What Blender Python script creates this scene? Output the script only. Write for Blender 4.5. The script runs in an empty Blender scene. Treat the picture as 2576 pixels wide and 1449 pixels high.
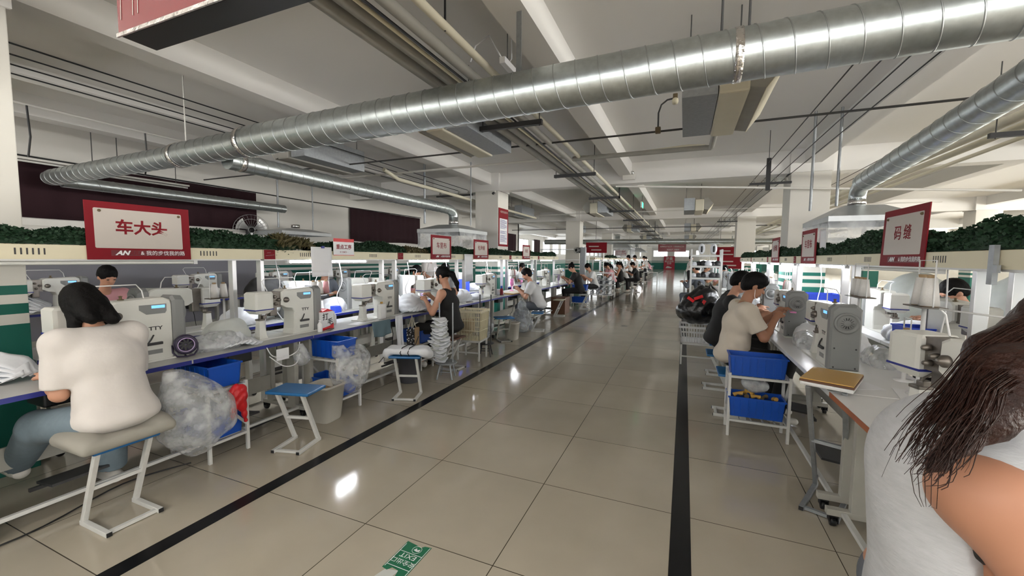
import bpy, bmesh, math, random
import numpy as np
from mathutils import Vector, Matrix, Euler
random.seed(7); np.random.seed(7)
PI = math.pi
sc = bpy.context.scene
COL = sc.collection

# ---------------------------------------------------------------- camera
cam_d = bpy.data.cameras.new('camera')
cam = bpy.data.objects.new('camera', cam_d)
COL.objects.link(cam)
cam_d.sensor_width = 36.0
cam_d.lens = 1030.07 / 2576 * 36.0
cam_d.clip_start, cam_d.clip_end = 0.02, 300
YAW, PITCH, ROLL, EYE = 0.39758, -0.072932, 0.009012, 1.5123
_d = Vector((-math.sin(YAW)*math.cos(PITCH), math.cos(YAW)*math.cos(PITCH), math.sin(PITCH)))
_r0 = Vector((math.cos(YAW), math.sin(YAW), 0)); _u0 = _r0.cross(_d)
_r = _r0*math.cos(ROLL) + _u0*math.sin(ROLL)
_u = _u0*math.cos(ROLL) - _r0*math.sin(ROLL)
m = Matrix((( _r.x, _u.x, -_d.x, 0), (_r.y, _u.y, -_d.y, 0), (_r.z, _u.z, -_d.z, EYE), (0, 0, 0, 1)))
cam.matrix_world = m
sc.camera = cam

# ---------------------------------------------------------------- exposure, daylight
sc.view_settings.view_transform = 'Standard'
sc.view_settings.look = 'None'
sc.view_settings.exposure = 1.2
sc.view_settings.gamma = 1.0
sc.view_settings.use_curve_mapping = False
sc.cycles.max_bounces = 6
sc.cycles.diffuse_bounces = 4
sc.cycles.glossy_bounces = 3
sc.cycles.transmission_bounces = 5
sc.cycles.transparent_max_bounces = 10
sc.cycles.caustics_reflective = False
sc.cycles.caustics_refractive = False
sc.cycles.sample_clamp_indirect = 4.0
w = bpy.data.worlds.new('world'); sc.world = w; w.use_nodes = True
bg = w.node_tree.nodes['Background']
bg.inputs[0].default_value = (0.86, 0.93, 1.0, 1); bg.inputs[1].default_value = 0.5

def area(name, loc, rot, sx, sy, power, color, spread=180):
    l = bpy.data.lights.new(name, 'AREA'); l.shape = 'RECTANGLE'; l.size = sx; l.size_y = sy
    l.energy = power; l.color = color; l.spread = math.radians(spread)
    o = bpy.data.objects.new(name, l); COL.objects.link(o); o.location = loc; o.rotation_euler = rot
    return o
# daylight through the window bands (behind the camera, right side, far end)
area('daylight_back', (-1.5, -6.2, 2.0), (math.radians(136), 0, 0), 18, 2.4, 800, (1.0, 0.975, 0.95), 105)
area('daylight_right', (15.0, 9.0, 2.1), (0, math.radians(122), 0), 2.0, 26, 1300, (1.0, 0.97, 0.90), 125)
area('daylight_right_rear', (15.0, 42, 2.2), (0, math.radians(98), 0), 2.0, 34, 620, (1.0, 0.97, 0.88))
area('daylight_left_rear', (-11.2, 42, 2.5), (0, math.radians(-90), 0), 1.0, 34, 260, (0.92, 0.96, 1.0))

# ---------------------------------------------------------------- materials
def mat(name, col, rough=0.5, metal=0.0, var=0.06, scale=12.0, bump=0.0, bscale=60.0, emis=None, estr=0.0, alpha=1.0, trans=0.0, coat=0.0, spec=None, stretch=None):
    m = bpy.data.materials.new(name); m.use_nodes = True
    nt = m.node_tree; b = nt.nodes['Principled BSDF']; L = nt.links
    tc = nt.nodes.new('ShaderNodeTexCoord'); nz = nt.nodes.new('ShaderNodeTexNoise')
    src = tc.outputs['Object']
    if stretch:
        mp = nt.nodes.new('ShaderNodeMapping'); mp.inputs['Scale'].default_value = stretch
        L.new(src, mp.inputs['Vector']); src = mp.outputs['Vector']
    nz.inputs['Scale'].default_value = scale; nz.inputs['Detail'].default_value = 3
    L.new(src, nz.inputs['Vector'])
    mx = nt.nodes.new('ShaderNodeMix'); mx.data_type = 'RGBA'
    lo = [max(0, c*(1-var)) for c in col]; hi = [min(1, c*(1+var)) for c in col]
    mx.inputs[6].default_value = (*lo, 1); mx.inputs[7].default_value = (*hi, 1)
    L.new(nz.outputs['Fac'], mx.inputs[0]); L.new(mx.outputs[2], b.inputs['Base Color'])
    b.inputs['Roughness'].default_value = rough; b.inputs['Metallic'].default_value = metal
    if spec is not None: b.inputs['Specular IOR Level'].default_value = spec
    if coat: b.inputs['Coat Weight'].default_value = coat
    if alpha < 1: b.inputs['Alpha'].default_value = alpha
    if trans: b.inputs['Transmission Weight'].default_value = trans
    if emis: b.inputs['Emission Color'].default_value = (*emis, 1); b.inputs['Emission Strength'].default_value = estr
    if bump:
        n2 = nt.nodes.new('ShaderNodeTexNoise'); n2.inputs['Scale'].default_value = bscale; n2.inputs['Detail'].default_value = 4
        L.new(src, n2.inputs['Vector'])
        bp = nt.nodes.new('ShaderNodeBump'); bp.inputs['Strength'].default_value = bump; bp.inputs['Distance'].default_value = 0.01
        L.new(n2.outputs['Fac'], bp.inputs['Height']); L.new(bp.outputs['Normal'], b.inputs['Normal'])
    return m
M = dict(
 wall=mat('wall_paint', (.66,.64,.59), .7, var=.03, scale=2),
 ceil=mat('ceiling_paint', (.80,.785,.76), .85, var=.035, scale=.8),
 column=mat('column_paint', (.70,.68,.62), .7, var=.03, scale=2),
 greywall=mat('grey_board', (.24,.235,.27), .7, var=.04, scale=3),
 black=mat('black_plastic', (.007,.007,.008), .5),
 dark=mat('dark_metal', (.03,.03,.032), .5, var=.2),
 marble=mat('black_marble', (.006,.006,.007), .25, var=.5, scale=9, spec=.22),
 cream=mat('cream_metal', (.74,.68,.50), .5, var=.04, scale=6),
 panelwhite=mat('white_laminate', (.72,.72,.72), .3, var=.03),
 tabletop=mat('table_laminate', (.42,.42,.41), .28, var=.06, scale=8),
 blueedge=mat('blue_edging', (.012,.02,.20), .4),
 leg=mat('painted_leg', (.40,.39,.35), .5, var=.10, scale=15),
 legwhite=mat('white_painted_steel', (.60,.60,.58), .45, var=.08, scale=20),
 alu=mat('aluminium_profile', (.70,.70,.71), .35, .7, var=.05),
 galv=mat('galvanised_steel', (.50,.54,.54), .36, .95, var=.22, scale=22, bump=.10, bscale=7),
 galvdull=mat('dull_galvanised', (.36,.38,.40), .5, .7, var=.2, scale=30),
 seam=mat('duct_seam_steel', (.42,.44,.44), .4, .9, var=.15),
 foil=mat('foil_tape', (.85,.82,.80), .18, 1.0, var=.08, bump=.9, bscale=30),
 machine=mat('machine_cream', (.66,.66,.62), .32, var=.03, coat=.2),
 machinegrey=mat('machine_grey', (.20,.205,.205), .4, var=.05),
 machwhite=mat('machine_white', (.78,.78,.78), .3, var=.03, coat=.2),
 chrome=mat('chrome', (.75,.75,.75), .15, 1.0),
 steel=mat('worn_steel', (.20,.18,.16), .42, .9, var=.2, scale=40),
 screen=mat('display_glow', (.2,.45,.9), .3, emis=(.12,.42,1.0), estr=.6),
 brown=mat('brown_leather', (.22,.10,.04), .5),
 crate=mat('blue_crate_plastic', (.004,.07,.42), .38, var=.05),
 seatblue=mat('blue_seat_plastic', (.01,.12,.32), .35, var=.08),
 red=mat('red_print', (.20,.006,.013), .6, var=.05, spec=.2),
 redplastic=mat('red_plastic_bag', (.60,.01,.015), .35, var=.15, bump=.5, bscale=25),
 signwhite=mat('sign_cream', (.50,.45,.41), .45, var=.03),
 white=mat('white_paper', (.80,.80,.82), .6, var=.02),
 cloth=mat('white_cloth', (.74,.76,.80), .8, var=.05, bump=.25, bscale=18),
 clothgrey=mat('grey_green_cloth', (.50,.52,.50), .85, var=.06, bump=.3, bscale=20),
 teeshirt=mat('white_cotton', (.60,.565,.535), .85, var=.03, bump=.45, bscale=11),
 teebeige=mat('cream_cotton', (.56,.50,.42), .85, var=.03, bump=.12, bscale=30),
 teegrey=mat('pale_grey_cotton', (.60,.60,.60), .85, var=.05, bump=.12, bscale=30),
 blackcloth=mat('black_cloth', (.004,.004,.0045), .8, var=.2, bump=.1),
 greycloth=mat('dark_grey_cloth', (.10,.11,.13), .85),
 denim=mat('light_denim', (.16,.21,.25), .85, var=.14, scale=30, bump=.15),
 pink=mat('pink_cloth', (.60,.30,.32), .8),
 redcloth=mat('dark_red_cloth', (.22,.02,.03), .8),
 skin=mat('skin', (.50,.26,.17), .5, var=.05, scale=8, spec=.35),
 skinb=mat('skin_tan', (.34,.165,.10), .5, var=.06, scale=8, spec=.35),
 hair=mat('black_hair', (.004,.0035,.0035), .6, var=.5, scale=60, bump=.4, bscale=90, spec=.12),
 shoe=mat('white_shoe', (.66,.64,.60), .5),
 cushion=mat('beige_cushion', (.50,.46,.36), .8, var=.05),
 cushside=mat('grey_cushion_side', (.30,.285,.25), .85),
 curtain=mat('maroon_curtain', (.018,.0012,.005), .9, var=.12, scale=4, bump=.2, bscale=5),
 leaf=mat('artificial_leaf', (.012,.045,.018), .7, var=.5, scale=25),
 leafdry=mat('dry_leaf', (.10,.085,.035), .6, var=.4, scale=25),
 teal=mat('teal_paint', (.0,.115,.085), .45, var=.05, scale=3),
 tealight=mat('pale_teal_paint', (.08,.36,.38), .45),
 pipe=mat('beige_pipe', (.62,.58,.46), .5, var=.06, scale=5),
 pipegrey=mat('grey_pipe', (.30,.29,.26), .6, var=.15, scale=8),
 conduit=mat('white_conduit', (.72,.70,.66), .5),
 rod=mat('dark_rod', (.05,.05,.05), .6),
 rust=mat('dusty_brass', (.12,.085,.04), .6, var=.3),
 yellow=mat('yellow_board', (.50,.29,.06), .3, var=.06, scale=14),
 orange=mat('orange_edging', (.34,.10,.03), .45),
 wood=mat('brown_wood', (.12,.05,.025), .5, var=.3, scale=6, stretch=(1,1,8)),
 kraft=mat('kraft_paper', (.36,.25,.14), .8),
 green=mat('sign_green', (.0,.13,.055), .45, var=.08),
 limegreen=mat('pale_green_plastic', (.45,.62,.22), .3),
 purple=mat('dark_purple_plastic', (.022,.014,.045), .4),
 lilac=mat('lilac_plastic', (.50,.38,.62), .4),
 pinkp=mat('pink_plastic', (.80,.25,.55), .4),
 bin=mat('grey_white_bin', (.45,.43,.38), .5, var=.07),
 bindark=mat('dark_bin', (.07,.07,.08), .5),
 basket=mat('cream_basket', (.70,.64,.46), .5),
 cratew=mat('white_crate_plastic', (.62,.62,.62), .45),
 thread=mat('white_thread', (.78,.76,.74), .8, bump=.3, bscale=200),
 tube=mat('led_tube', (1,1,1), .4, emis=(.93,.96,1.0), estr=66.0),
 tubeoff=mat('tube_unlit', (.80,.80,.76), .3),
 bluebox=mat('blue_bin_plastic', (.03,.08,.62), .4),
 bluecloth=mat('slate_blue_cloth', (.11,.17,.20), .9, bump=.2),
 plasticfan=mat('clear_fan_guard', (.4,.4,.4), .3, .6),
)
def plastic_film(name, col, a0, rough=.25, bscale=14):
    m = mat(name, col, rough, var=.08, bump=1.0, bscale=bscale)
    nt = m.node_tree; b = nt.nodes['Principled BSDF']
    lw = nt.nodes.new('ShaderNodeTexNoise'); lw.inputs['Scale'].default_value = bscale*.6; lw.inputs['Detail'].default_value = 5
    tc = nt.nodes.new('ShaderNodeTexCoord'); nt.links.new(tc.outputs['Object'], lw.inputs['Vector'])
    rp = nt.nodes.new('ShaderNodeMapRange'); rp.inputs['From Min'].default_value = .35; rp.inputs['From Max'].default_value = .65
    rp.inputs['To Min'].default_value = a0; rp.inputs['To Max'].default_value = min(1, a0+.4)
    nt.links.new(lw.outputs['Fac'], rp.inputs['Value']); nt.links.new(rp.outputs['Result'], b.inputs['Alpha'])
    return m
M['film'] = plastic_film('clear_plastic_film', (.62,.64,.66), .22, .14, 22)
M['filmdark'] = plastic_film('thin_grey_film', (.40,.43,.46), .25)
M['curtainfilm'] = plastic_film('hanging_clear_film', (.7,.72,.74), .12, bscale=5)
M['blackbag'] = mat('black_bin_bag', (.006,.006,.007), .25, bump=1.0, bscale=16)

def floor_mat():
    m = bpy.data.materials.new('polished_tile'); m.use_nodes = True
    nt = m.node_tree; N = nt.nodes; L = nt.links; b = N['Principled BSDF']
    tc = N.new('ShaderNodeTexCoord'); mp = N.new('ShaderNodeMapping')
    mp.inputs['Location'].default_value = (1.617, -1.731, 0)
    L.new(tc.outputs['Object'], mp.inputs['Vector'])
    br = N.new('ShaderNodeTexBrick'); br.offset = 0; br.squash = 1
    br.inputs['Scale'].default_value = 1.0; br.inputs['Brick Width'].default_value = .8; br.inputs['Row Height'].default_value = .8
    br.inputs['Mortar Size'].default_value = .0028; br.inputs['Mortar Smooth'].default_value = .3; br.inputs['Bias'].default_value = 0
    br.inputs['Color1'].default_value = (.43,.385,.31,1); br.inputs['Color2'].default_value = (.385,.345,.28,1)
    br.inputs['Mortar'].default_value = (.055,.045,.03,1)
    L.new(mp.outputs['Vector'], br.inputs['Vector'])
    nz = N.new('ShaderNodeTexNoise'); nz.inputs['Scale'].default_value = 2.2; nz.inputs['Detail'].default_value = 6
    L.new(tc.outputs['Object'], nz.inputs['Vector'])
    rp = N.new('ShaderNodeMapRange'); rp.inputs['To Min'].default_value = .86; rp.inputs['To Max'].default_value = 1.12
    L.new(nz.outputs['Fac'], rp.inputs['Value'])
    mul = N.new('ShaderNodeVectorMath'); mul.operation = 'MULTIPLY'
    L.new(br.outputs['Color'], mul.inputs[0]); L.new(rp.outputs['Result'], mul.inputs[1]); L.new(mul.outputs[0], b.inputs['Base Color'])
    r2 = N.new('ShaderNodeMapRange'); r2.inputs['To Min'].default_value = .06; r2.inputs['To Max'].default_value = .15
    L.new(nz.outputs['Fac'], r2.inputs['Value']); L.new(r2.outputs['Result'], b.inputs['Roughness'])
    b.inputs['Specular IOR Level'].default_value = .5
    bp = N.new('ShaderNodeBump'); bp.inputs['Strength'].default_value = .12; bp.inputs['Distance'].default_value = .02
    n3 = N.new('ShaderNodeTexNoise'); n3.inputs['Scale'].default_value = 1.3
    L.new(tc.outputs['Object'], n3.inputs['Vector']); L.new(n3.outputs['Fac'], bp.inputs['Height']); L.new(bp.outputs['Normal'], b.inputs['Normal'])
    return m
M['floor'] = floor_mat()

# ---------------------------------------------------------------- mesh helpers
def rotz(a): return Matrix.Rotation(a, 4, 'Z')
def T(x, y, z): return Matrix.Translation((x, y, z))
class MB:
    def __init__(s): s.v = []; s.f = []; s.sm = []
    def add(s, vs, fs, mtx=None, smooth=False):
        o = len(s.v)
        if mtx is not None: vs = [tuple(mtx @ Vector(p)) for p in vs]
        s.v += [tuple(p) for p in vs]; s.f += [tuple(i+o for i in f) for f in fs]; s.sm += [smooth]*len(fs)
        return s
    def box(s, x0, y0, z0, x1, y1, z1, mtx=None, bev=0.0):
        if x1 < x0: x0, x1 = x1, x0
        if y1 < y0: y0, y1 = y1, y0
        if z1 < z0: z0, z1 = z1, z0
        if bev <= 0:
            vs = [(x, y, z) for z in (z0, z1) for y in (y0, y1) for x in (x0, x1)]
            return s.add(vs, [(0,2,3,1),(4,5,7,6),(0,1,5,4),(2,6,7,3),(0,4,6,2),(1,3,7,5)], mtx)
        bm = bmesh.new(); bmesh.ops.create_cube(bm, size=1)
        for v in bm.verts: v.co = ((x0+x1)/2+v.co.x*(x1-x0), (y0+y1)/2+v.co.y*(y1-y0), (z0+z1)/2+v.co.z*(z1-z0))
        bev = min(bev, .45*min(x1-x0, y1-y0, z1-z0))
        bmesh.ops.bevel(bm, geom=bm.edges[:], offset=bev, segments=2, profile=.6, affect='EDGES')
        vs = [tuple(v.co) for v in bm.verts]; bm.verts.index_update(); fs = [tuple(v.index for v in f.verts) for f in bm.faces]; bm.free()
        return s.add(vs, fs, mtx)
    def beam(s, a, b, w, h, bev=0.0):          # square bar from a to b
        a = Vector(a); b = Vector(b); d = (b-a); L = d.length; d.normalize()
        up = Vector((0,0,1)) if abs(d.z) < .95 else Vector((0,1,0))
        x = up.cross(d).normalized(); y = d.cross(x)
        mt = Matrix(((x.x,y.x,d.x,a.x),(x.y,y.y,d.y,a.y),(x.z,y.z,d.z,a.z),(0,0,0,1)))
        return s.box(-w/2, -h/2, 0, w/2, h/2, L, mt, bev)
    def tube(s, pts, r, n=8, cap=True, mtx=None):
        pts = [Vector(p) for p in pts]; k = len(pts)
        rs = r if isinstance(r, (list, tuple)) else [r]*k
        ts = [(pts[min(i+1, k-1)]-pts[max(i-1, 0)]).normalized() for i in range(k)]
        nrm = Vector((0,0,1)) if abs(ts[0].z) < .9 else Vector((1,0,0))
        vs = []; fs = []
        for i in range(k):
            nrm = (nrm - ts[i]*nrm.dot(ts[i])).normalized(); bi = ts[i].cross(nrm)
            for j in range(n):
                a = 2*PI*j/n; vs.append(tuple(pts[i]+(nrm*math.cos(a)+bi*math.sin(a))*rs[i]))
        for i in range(k-1):
            for j in range(n): fs.append((i*n+j, i*n+(j+1)%n, (i+1)*n+(j+1)%n, (i+1)*n+j))
        s.add(vs, fs, mtx, True)
        if cap: s.add(vs[:n], [tuple(range(n-1, -1, -1))], mtx); s.add(vs[-n:], [tuple(range(n))], mtx)
        return s
    def lathe(s, prof, n=24, mtx=None, smooth=True):
        vs = []; fs = []; k = len(prof)
        for r, z in prof:
            for j in range(n): a = 2*PI*j/n; vs.append((max(r, 1e-5)*math.cos(a), max(r, 1e-5)*math.sin(a), z))
        for i in range(k-1):
            for j in range(n): fs.append((i*n+j, i*n+(j+1)%n, (i+1)*n+(j+1)%n, (i+1)*n+j))
        if prof[0][0] > .001 and prof[-1][0] > .001:      # a ring: join the ends
            fs += [((k-1)*n+j, (k-1)*n+(j+1)%n, (j+1)%n, j) for j in range(n)]
            return s.add(vs, fs, mtx, smooth)
        s.add(vs, fs, mtx, smooth); s.add(vs[:n], [tuple(range(n-1, -1, -1))], mtx); s.add(vs[-n:], [tuple(range(n))], mtx)
        return s
    def prism(s, poly, a, b, axis='x', mtx=None):  # polygon extruded from a to b
        def p(u, v, w): return {'x': (w, u, v), 'y': (u, w, v), 'z': (u, v, w)}[axis]
        n = len(poly); vs = [p(u, v, a) for u, v in poly]+[p(u, v, b) for u, v in poly]
        fs = [tuple(range(n)), tuple(range(2*n-1, n-1, -1))]+[(i, i+n, (i+1) % n+n, (i+1) % n) for i in range(n)]
        return s.add(vs, fs, mtx)
    def loft(s, secs, cap=True, mtx=None, smooth=False):   # list of equal-length loops
        n = len(secs[0]); vs = [p for q in secs for p in q]; fs = []
        for i in range(len(secs)-1):
            for j in range(n): fs.append((i*n+j, i*n+(j+1) % n, (i+1)*n+(j+1) % n, (i+1)*n+j))
        s.add(vs, fs, mtx, smooth)
        if cap: s.add(secs[0], [tuple(range(n-1, -1, -1))], mtx); s.add(secs[-1], [tuple(range(n))], mtx)
        return s
    def grid(s, fn, nu, nv, mtx=None, smooth=True):
        vs = [fn(i/nu, j/nv) for i in range(nu+1) for j in range(nv+1)]
        fs = [(i*(nv+1)+j, (i+1)*(nv+1)+j, (i+1)*(nv+1)+j+1, i*(nv+1)+j+1) for i in range(nu) for j in range(nv)]
        return s.add(vs, fs, mtx, smooth)
    def mesh(s, name):
        me = bpy.data.meshes.new(name); me.from_pydata(s.v, [], s.f); me.polygons.foreach_set('use_smooth', s.sm)
        bm = bmesh.new(); bm.from_mesh(me); bmesh.ops.recalc_face_normals(bm, faces=bm.faces[:]); bm.to_mesh(me); bm.free()
        return me
    def obj(s, name, material, parent=None):
        return link(name, s.mesh(name), material, parent)
def link(name, me, material, parent=None):
    if material is not None: me.materials.append(M[material] if isinstance(material, str) else material)
    o = bpy.data.objects.new(name, me); COL.objects.link(o)
    if parent is not None: o.parent = parent
    return o
def tag(o, label, cat, group=None, kind=None):
    if label: o['label'] = label
    if cat: o['category'] = cat
    if group: o['group'] = group
    if kind: o['kind'] = kind
    return o
def thing(name, label, cat, loc=(0,0,0), rz=0, group=None):
    o = bpy.data.objects.new(name, None); COL.objects.link(o); o.location = loc; o.rotation_euler = (0,0,rz)
    o.empty_display_size = .05
    return tag(o, label, cat, group)
def struct(o): o['kind'] = 'structure'; return o
def dup(root, loc=None, rz=None, label=None, group=None, scale=None):
    r = root.copy(); COL.objects.link(r)
    if loc is not None: r.location = loc
    if rz is not None: r.rotation_euler = (0,0,rz)
    if label: r['label'] = label
    if group: r['group'] = group
    if scale: r.scale = (scale,)*3 if not isinstance(scale, tuple) else scale
    for ch in list(root.children):
        c = ch.copy(); COL.objects.link(c); c.parent = r
        for g in list(ch.children):
            d = g.copy(); COL.objects.link(d); d.parent = c
    return r
ORD = ['first','second','third','fourth','fifth','sixth','seventh','eighth','ninth','tenth','eleventh','twelfth','thirteenth','fourteenth','fifteenth','sixteenth','seventeenth','eighteenth','nineteenth','twentieth']
def text(body, size, mtx, material, parent, name='lettering', align='CENTER', ext=.0006, shear=0, sx=1.0, bold=0.0):
    c = bpy.data.curves.new(name, 'FONT'); c.body = body; c.size = size; c.align_x = align; c.align_y = 'CENTER'
    c.extrude = ext; c.shear = shear; c.offset = bold; c.resolution_u = 2
    o = bpy.data.objects.new(name, c); COL.objects.link(o)
    me = bpy.data.meshes.new_from_object(o); bpy.data.objects.remove(o)
    me.transform(mtx @ Matrix.Diagonal((sx,1,1,1))); me.materials.clear()
    return link(name, me, material, parent)

# signed-distance modelling: soft unions of capsules and ellipsoids, meshed to one continuous surface
import openvdb as vdb
class SDF:
    def __init__(s, lo, hi, vox=.01):
        s.lo = np.array(lo, float); s.vox = vox
        s.n = np.ceil((np.array(hi)-s.lo)/vox).astype(int)+1
        s.a = np.full(s.n, .2, np.float32)
    def _sub(s, lo, hi, pad):
        i0 = np.clip(np.floor((lo-pad-s.lo)/s.vox).astype(int), 0, s.n); i1 = np.clip(np.ceil((hi+pad-s.lo)/s.vox).astype(int)+1, 0, s.n)
        ax = [s.lo[k]+s.vox*np.arange(i0[k], i1[k]) for k in range(3)]
        sl = tuple(slice(i0[k], i1[k]) for k in range(3))
        return sl, np.meshgrid(*ax, indexing='ij')
    def _mix(s, sl, d, k, op='add'):
        c = s.a[sl]
        if op == 'add':
            h = np.clip(.5+.5*(c-d)/k, 0, 1); s.a[sl] = c*(1-h)+d*h-k*h*(1-h)
        else:
            s.a[sl] = np.maximum(c, -d)
    def cap(s, a, b, ra, rb=None, k=.02, op='add'):
        rb = ra if rb is None else rb; a = np.array(a, float); b = np.array(b, float); R = max(ra, rb)
        sl, (X, Y, Z) = s._sub(np.minimum(a, b), np.maximum(a, b), R+k+.03)
        if X.size == 0: return s
        ab = b-a; t = ((X-a[0])*ab[0]+(Y-a[1])*ab[1]+(Z-a[2])*ab[2])/max(ab@ab, 1e-9); t = np.clip(t, 0, 1)
        d = np.sqrt((X-a[0]-t*ab[0])**2+(Y-a[1]-t*ab[1])**2+(Z-a[2]-t*ab[2])**2)-(ra+(rb-ra)*t)
        s._mix(sl, d, k, op); return s
    def ell(s, c, r, rot=None, k=.02, op='add'):
        c = np.array(c, float); r = np.array(r, float); R = r.max()
        sl, (X, Y, Z) = s._sub(c-R, c+R, k+.03)
        if X.size == 0: return s
        P = np.stack([X-c[0], Y-c[1], Z-c[2]], -1)
        if rot is not None: P = P @ np.array(Euler(rot).to_matrix())
        k0 = np.sqrt(((P/r)**2).sum(-1)); k1 = np.sqrt(((P/r**2)**2).sum(-1))
        d = k0*(k0-1)/np.maximum(k1, 1e-6)
        s._mix(sl, d, k, op); return s
    def box(s, c, h, rnd=.01, rot=None, k=.01, op='add'):
        c = np.array(c, float); h = np.array(h, float); R = np.linalg.norm(h)
        sl, (X, Y, Z) = s._sub(c-R, c+R, k+.03)
        P = np.stack([X-c[0], Y-c[1], Z-c[2]], -1)
        if rot is not None: P = P @ np.array(Euler(rot).to_matrix())
        q = np.abs(P)-(h-rnd); d = np.sqrt((np.maximum(q, 0)**2).sum(-1))+np.minimum(q.max(-1), 0)-rnd
        s._mix(sl, d, k, op); return s
    def plane(s, p, nrm, keep='below'):     # cut away everything on the +normal side
        X, Y, Z = np.meshgrid(*[s.lo[k]+s.vox*np.arange(s.n[k]) for k in range(3)], indexing='ij')
        nrm = np.array(nrm, float); nrm /= np.linalg.norm(nrm)
        s.a = np.maximum(s.a, ((X-p[0])*nrm[0]+(Y-p[1])*nrm[1]+(Z-p[2])*nrm[2]).astype(np.float32)); return s
    def wrinkle(s, amp, f=(30, 25, 40), seed=0):
        X, Y, Z = np.meshgrid(*[s.lo[k]+s.vox*np.arange(s.n[k]) for k in range(3)], indexing='ij')
        rng = np.random.RandomState(seed); w = 0
        for i in range(4):
            d = rng.randn(3); d /= np.linalg.norm(d); fr = f[i % 3]*(.6+.8*rng.rand())
            ph = fr*(X*d[0]+Y*d[1]+Z*d[2])+2.5*np.sin(fr*.35*(X*d[1]-Y*d[2]+Z*d[0])+i)
            w = w+(1-2*np.abs(np.sin(ph/2)))*(.6 if i else 1)
        s.a = s.a+(amp*w/2.2).astype(np.float32); return s
    def mesh(s, name):
        g = vdb.FloatGrid(); g.background = 1.0
        a = s.a.copy(); a[0] = a[-1] = 1; a[:, 0] = a[:, -1] = 1; a[:, :, 0] = a[:, :, -1] = 1
        g.copyFromArray(np.ascontiguousarray(a)); p, q = g.convertToQuads(0.0)
        p = p*s.vox+s.lo
        me = bpy.data.meshes.new(name); me.from_pydata(p.tolist(), [], q[:, ::-1].tolist())
        me.polygons.foreach_set('use_smooth', [True]*len(me.polygons)); me.update(); return me
    def obj(s, name, material, parent=None): return link(name, s.mesh(name), material, parent)

# ================================================================ the room
YMAX, YMIN, XL, XR, ZS, ZB, ZC = 66.8, -6.5, -11.4, 15.3, 3.55, 3.28, 3.13
m = MB(); m.box(XL, YMIN, -.1, XR, YMAX, 0); struct(m.obj('floor', 'floor'))
for k, x in enumerate((-2.506, -0.018)):
    m = MB(); m.box(x, YMIN+.2, 0, x+.103, 60, .0012); struct(m.obj('trim_%d' % (k+1), 'marble'))
m = MB(); m.box(XL, YMIN, ZS, XR, YMAX, ZS+.15); struct(m.obj('ceiling', 'ceil'))
n = 0
for xc in (-10.5, -7.9, -6.2, -4.505, -1.23, 2.08, 5.35, 8.63, 11.9):
    n += 1; m = MB(); m.box(xc-.125, YMIN, ZB, xc+.125, YMAX, ZS); struct(m.obj('ceiling_beam', 'ceil'))
CY = [0.70+8.385*i for i in range(0, 8)]
for y in CY:
    m = MB(); m.box(XL, y+.06, ZC, XR, y+.36, ZS); struct(m.obj('ceiling_beam', 'ceil'))
m = MB()
for i in range(7): m.box(XL-.15, YMIN+i*10.5, 0, XL, YMIN+i*10.5+10.5, ZS) if False else None
# left wall (window band beyond y=21), teal stripes
def wall_mat(name, axis, base, stripes=True, split=None):
    mt = mat(name, base, .6, var=.03, scale=2); nt = mt.node_tree; N = nt.nodes; L = nt.links; b = N['Principled BSDF']
    src = b.inputs['Base Color'].links[0].from_socket
    g = N.new('ShaderNodeNewGeometry'); sp = N.new('ShaderNodeSeparateXYZ'); L.new(g.outputs['Position'], sp.inputs[0])
    cr = N.new('ShaderNodeValToRGB'); cr.color_ramp.interpolation = 'CONSTANT'
    z = N.new('ShaderNodeMath'); z.operation = 'DIVIDE'; z.inputs[1].default_value = 2.0; L.new(sp.outputs[2], z.inputs[0])
    el = cr.color_ramp.elements; el[0].position = 0; el[0].color = (1,1,1,1); el[1].position = 1.03/2; el[1].color = (0,0,0,1)
    for p, c in ((1.10, 1), (1.165, 0), (1.23, 1), (1.295, 0)):
        e = el.new(p/2); e.color = (c, c, c, 1)
    L.new(z.outputs[0], cr.inputs[0])
    mx = N.new('ShaderNodeMix'); mx.data_type = 'RGBA'; L.new(cr.outputs[0], mx.inputs[0]); L.new(src, mx.inputs[6])
    mx.inputs[7].default_value = (.0, .115, .085, 1); L.new(mx.outputs[2], b.inputs['Base Color']); return mt
M['colstripe'] = wall_mat('striped_column_paint', 'z', (.68,.66,.61))
M['wallstripe'] = wall_mat('striped_wall_paint', 'z', (.66,.64,.60))
XW = -8.9
m = MB(); m.box(XW-.15, YMIN, 0, XW, 22, ZS); struct(m.obj('wall_left', 'wallstripe'))
m = MB(); m.box(XW, 1.0, .0, XW+.06, 6.3, 1.62); tag(m.obj('partition_board', 'greywall'), 'grey violet partition board along the left wall below the curtain', 'partition')
m = MB(); m.box(XW-.15, 22, 0, XW-.0, 22.15, ZS); m.box(XL, 22, 0, XW, 22.15, ZS); struct(m.obj('wall_step', 'wall'))
def window_wall(name, x0, x1, y0, y1, zlo, zhi, pitch, gap, axis):
    m = MB(); m.box(x0, y0, 0, x1, y1, zlo); m.box(x0, y0, zhi, x1, y1, ZS)
    p = (y0 if axis == 'y' else x0); e = (y1 if axis == 'y' else x1)
    while p < e:
        q = min(p+gap, e)
        if axis == 'y': m.box(x0, p, zlo, x1, q, zhi)
        else: m.box(p, y0, zlo, q, y1, zhi)
        p += pitch
    return struct(m.obj(name, 'wall' if name == 'wall_right' else 'wallstripe'))
window_wall('wall_left_rear', XL-.15, XL, 22.15, YMAX, 1.9, 3.0, 2.8, .7, 'y')
window_wall('wall_right', XR, XR+.15, YMIN, YMAX, 1.0, 2.9, 4.19, .8, 'y')
window_wall('wall_back', XL, XR, YMIN-.15, YMIN, .9, 3.0, 3.3, .4, 'x')
window_wall('wall_far', XL, XR, YMAX, YMAX+.15, 1.9, 2.9, 3.0, .9, 'x')
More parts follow.
